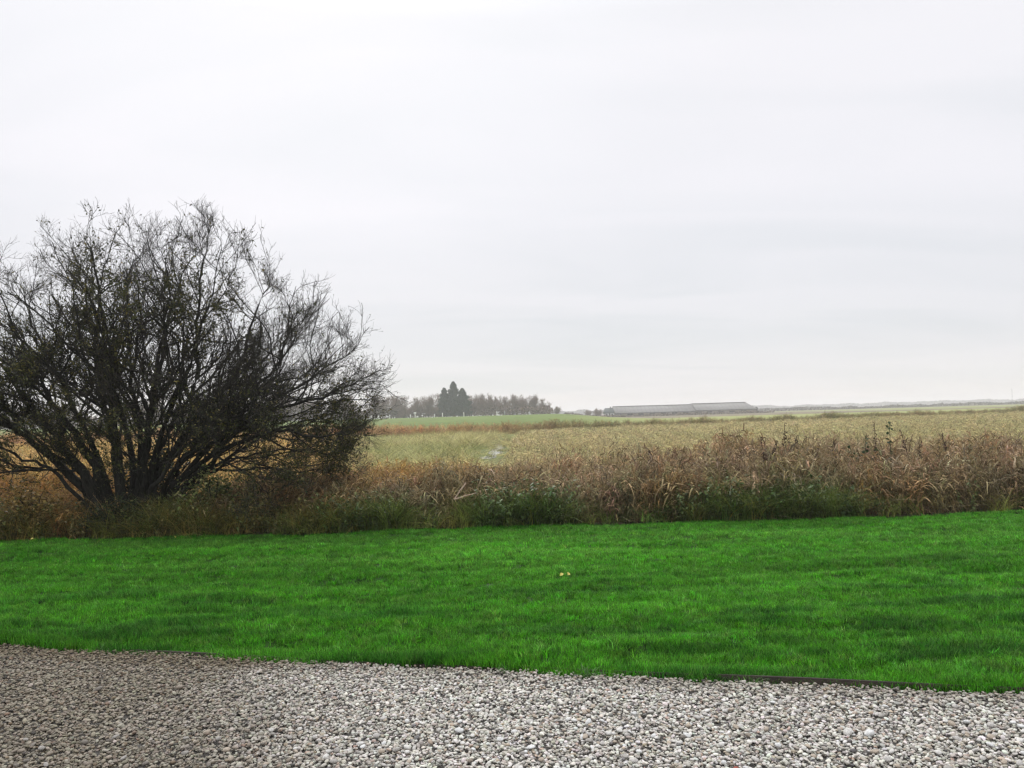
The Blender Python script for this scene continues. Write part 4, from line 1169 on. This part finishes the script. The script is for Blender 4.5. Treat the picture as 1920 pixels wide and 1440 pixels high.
# white posts along the far meadow
for lab, x_, y_, hh, kind_ in (
        ('white post glimpsed through the willow twigs, leftmost', -53.2, 300, 1.3, 0), ('white post glimpsed through the willow twigs, second', -50.4, 300, 1.2, 0),
        ('white meadow post just right of the willow twig ends', -46.2, 300, 1.35, 0), ('white meadow post left of the small white board', -38.4, 300, 1.3, 0),
        ('white board on a short post on the far meadow', -36.7, 300, 2.0, 1), ('white meadow post left of the conifers, farther one', -29.4, 300, 1.2, 0),
        ('white meadow post at the left edge of the conifers', -26.4, 300, 1.6, 0), ('white meadow post at the right edge of the conifers', -18.4, 300, 1.6, 0),
        ('white meadow post before the dome shaped bare tree', -6.0, 300, 1.6, 0), ('grey meadow post right of the last white one', -3.1, 300, 1.5, 2)):
    root = empty('meadow_post', (x_, y_, float(terrain(x_, y_)) - 0.05)); tag(root, lab, 'post')
    wm = M['mast'] if kind_ == 2 else M['white_post']
    tt = np.array([0, 0.5, 0.93, 1.0])
    V, F = tubes(np.stack([0 * tt, 0 * tt, (hh + 0.05) * tt], 1)[None], np.array([[0.17, 0.165, 0.16, 0.03]]), 8)
    obj('shaft', mesh_np('shaft', V, F, [wm], True), root)
    if kind_ == 1:
        V, F = box_vf((0, -0.2, hh - 0.2), (1.0, 0.05, 0.5)); obj('board', mesh_np('board', V, F, [wm]), root)
        V, F = box_vf((0.9, -0.1, 0.4), (0.7, 0.3, 0.6)); obj('box', mesh_np('box', V, F, [wm]), root)


# ------------------------------------------------------------------ long barn and house
def prism_roof(x0, x1, y0, y1, ze, zr, hip0=0.0, hip1=0.0, th=0.18):
    ym = (y0 + y1) / 2
    V = [(x0, y0, ze), (x1, y0, ze), (x1 - hip1, ym, zr), (x0 + hip0, ym, zr), (x0, y1, ze), (x1, y1, ze)]
    V = V + [(a, b, c - th) for a, b, c in V]
    Fq = [[0, 1, 2, 3], [5, 4, 3, 2], [7, 6, 9, 8], [10, 11, 8, 9], [0, 6, 7, 1], [4, 5, 11, 10]]
    Ft = [[1, 5, 2], [4, 0, 3]]
    Fe = [[1, 7, 11, 5], [0, 4, 10, 6]]
    return np.array(V, float), [np.array(Fq + Fe), np.array(Ft)]


bz = -0.7
barn = empty('cattle_barn', (86, 400, bz)); tag(barn, 'long low grey roofed barn on the horizon', 'barn')


def bpart(name, V, F, m_, parent=None):
    return obj(name, mesh_np(name, V, F, [m_]), parent or barn)


for x0, x1, e, rdg, hp in ((-35.1, 5.3, 2.0, 5.25, 0.0), (5.55, 36.2, 2.28, 5.6, 3.0)):
    V, F = box_vf(((x0 + x1) / 2, 9.0, (e - 0.15) / 2), (x1 - x0 - 0.5, 16.8, e - 0.15)); bpart('wall', V, F, M['barn_wall'])
    V, F = prism_roof(x0, x1, 0, 18, e, rdg, 0.0, hp); ro = bpart('roof', V, F, M['roof'])
    V, F = box_vf(((x0 + x1) / 2, -0.03, e - 0.24), (x1 - x0, 0.12, 0.3)); obj('gutter', mesh_np('gutter', V, F, [M['trim']]), ro)
    V, F = box_vf(((x0 + x1 - hp) / 2, 9, rdg + 0.12), (x1 - x0 - hp - 0.3, 0.7, 0.22)); obj('ridge_cap', mesh_np('ridge_cap', V, F, [M['trim']]), ro)
    nsh = int((x1 - x0) / 2.0)
    for s in range(1, nsh):                                   # sheet joints on the roof slope
        xx = x0 + s * (x1 - x0) / nsh
        if xx > x1 - hp: break
        P = np.array([[xx, 0.05, e + 0.03], [xx, 8.8, rdg + 0.0]])
        V, F = tubes(P[None], np.full((1, 2), 0.05), 4); obj('batten', mesh_np('batten', V, F, [M['trim']]), ro)
V, F = box_vf((5.42, 9, 2.6), (0.22, 18.4, 5.2)); 
V = np.array([(5.32, -0.2, 0), (5.53, -0.2, 0), (5.53, -0.2, 2.5), (5.32, -0.2, 2.5), (5.32, 9, 5.95), (5.53, 9, 5.95), (5.53, 18.2, 2.5), (5.32, 18.2, 2.5), (5.53, 18.2, 0), (5.32, 18.2, 0)], float)
bpart('fire_wall', V, np.array([[0, 1, 2, 3], [3, 2, 5, 4], [4, 5, 6, 7], [7, 6, 8, 9]]), M['trim'])
for s in range(12):
    xx = -33 + s * 5.6
    V, F = box_vf((xx + (0.8 if xx > 4 else 0), 0.55, 1.0), (2.6, 0.14, 1.1)); q = bpart('door' if s in (3, 9) else 'window', V, F, M['glass'])
V, F = box_vf((38.0, 8, 1.9), (1.2, 1.2, 3.8)); bpart('feed_silo', *tubes(np.array([[[37.6, 6, 0], [37.6, 6, 2.4], [37.6, 6, 2.9], [37.6, 6, 3.2]]]), np.array([[0.9, 0.9, 0.6, 0.1]]), 10), M['trim'])

hz = -0.55
house = empty('farm_house', (48.2, 398, hz)); tag(house, 'small white house with dark roof left of the long barn', 'house')
V, F = box_vf((0, 3.5, 1.0), (4.6, 6.4, 2.0)); obj('wall', mesh_np('wall', V, F, [M['house_wall']]), house)
V, F = prism_roof(-2.8, 2.5, 0, 7, 1.95, 4.5, 0.9, 0.3); ro = obj('roof', mesh_np('roof', V, F, [M['roof_dark']]), house)
V, F = box_vf((0.9, 3.5, 4.7), (0.5, 0.5, 0.9)); obj('chimney', mesh_np('chimney', V, F, [M['trim']]), ro)
for xx in (-1.5, 1.3):
    V, F = box_vf((xx, 0.28, 1.1), (0.8, 0.1, 0.9)); obj('window', mesh_np('window', V, F, [M['glass']]), house)
V, F = box_vf((0, 0.28, 0.95), (0.8, 0.1, 1.9)); obj('door', mesh_np('door', V, F, [M['trim']]), house)


# ------------------------------------------------------------------ far hedges and woods (masses)
def far_mass(name, label, cat, x0, x1, yf, hf, depth, n, size, tones, seed):
    r = np.random.default_rng(seed)
    x = r.uniform(x0, x1, n); y = yf(x) + r.uniform(-depth, depth, n)
    z0 = terrain(x, y); H = hf(x) * (0.35 + 1.3 * fbm(x / (size * 8), x * 0, seed, 4))
    z = z0 + H * r.uniform(0, 1, n) ** 0.8
    d = unit(r.normal(0, 1, (n, 3))); ln = size * r.uniform(0.5, 1.4, n); c0 = np.stack([x, y, z], 1)
    Q = c0[:, None] + d[:, None] * (ln[:, None] * np.array([-0.5, 0, 0.5]))[..., None]
    V, F = blades(Q, ln[:, None] * np.array([0.1, 0.32, 0.1]), unit(np.cross(d, r.normal(0, 1, (n, 3)))))
    mm = plain_v(name + '_foliage', tones, None, 0.95)
    o = obj(name, mesh_np(name, V, F, [mm], v=np.repeat(r.uniform(0, 1, n), 6)))
    return tag(o, label, cat, kind='stuff')


BR = ((0.05, 0.042, 0.038), (0.075, 0.062, 0.052), (0.10, 0.085, 0.065))
far_mass('far_hedge', 'thin dark hedge line at the right horizon', 'hedge', 128, 620, lambda x: 560 + 0.1 * x, lambda x: 1.7 + 0 * x, 3, 9000, 1.1, BR, 5)
far_mass('field_hedge', 'low brown hedge before the long barn', 'hedge', 24, 128, lambda x: 372 + 0.15 * x, lambda x: 0.9 + 0 * x, 2, 2600, 0.7, ((0.10, 0.075, 0.06), (0.15, 0.115, 0.09), (0.2, 0.155, 0.12)), 6)
far_mass('horizon_wood', 'pale hazy wood along the right horizon', 'wood', 330, 1500, lambda x: 1500 + 0.1 * x, lambda x: 5.5 + 0 * x, 14, 16000, 3.4, BR, 7)
far_mass('distant_wood', 'faint low wood on the horizon between tree row and barn', 'wood', 18, 330, lambda x: 1300 + 0.1 * x, lambda x: 6.5 + 0 * x, 10, 6000, 3.6, BR, 8)
far_mass('wood_undergrowth', 'brown brushwood under the far bare trees', 'brushwood', -245, 17, lambda x: 339 + 0.03 * (x + 60), lambda x: 3.2 + 0 * x, 5, 15000, 0.9, ((0.095, 0.060, 0.048), (0.135, 0.088, 0.070), (0.18, 0.125, 0.095)), 9)

mast = empty('radio_mast', (562.5, 900, float(terrain(562.5, 900)))); tag(mast, 'thin distant mast above the right horizon', 'mast')
for dx, dy in ((-1, -1), (1, -1), (1, 1), (-1, 1)):
    tt = np.linspace(0, 1, 5)
    V, F = tubes(np.stack([dx * 0.7 * (1 - 0.85 * tt), dy * 0.7 * (1 - 0.85 * tt), 16 * tt], 1)[None], np.full((1, 5), 0.05), 4)
    obj('leg', mesh_np('leg', V, F, [M['mast']]), mast)
for zz in (4, 8, 12, 15):
    V, F = box_vf((0, 0, zz), (1.2 - zz * 0.06, 1.2 - zz * 0.06, 0.12)); obj('brace', mesh_np('brace', V, F, [M['mast']]), mast)

# ------------------------------------------------------------------ haze
V, F = box_vf((0, 1480, 9.5), (6300, 3300, 26))
hm, t = mat('thin_haze')
o_ = N(t, 'ShaderNodeOutputMaterial')
pv = N(t, 'ShaderNodeVolumePrincipled', inp={'Color': (0.985, 0.99, 1.0, 1), 'Density': 0.00065, 'Anisotropy': 0.2})
L(t, pv.outputs[0], o_.inputs['Volume'])
haze = obj('haze', mesh_np('haze', V, F, [hm]))
tag(haze, 'thin pale haze over the fields', kind='stuff')
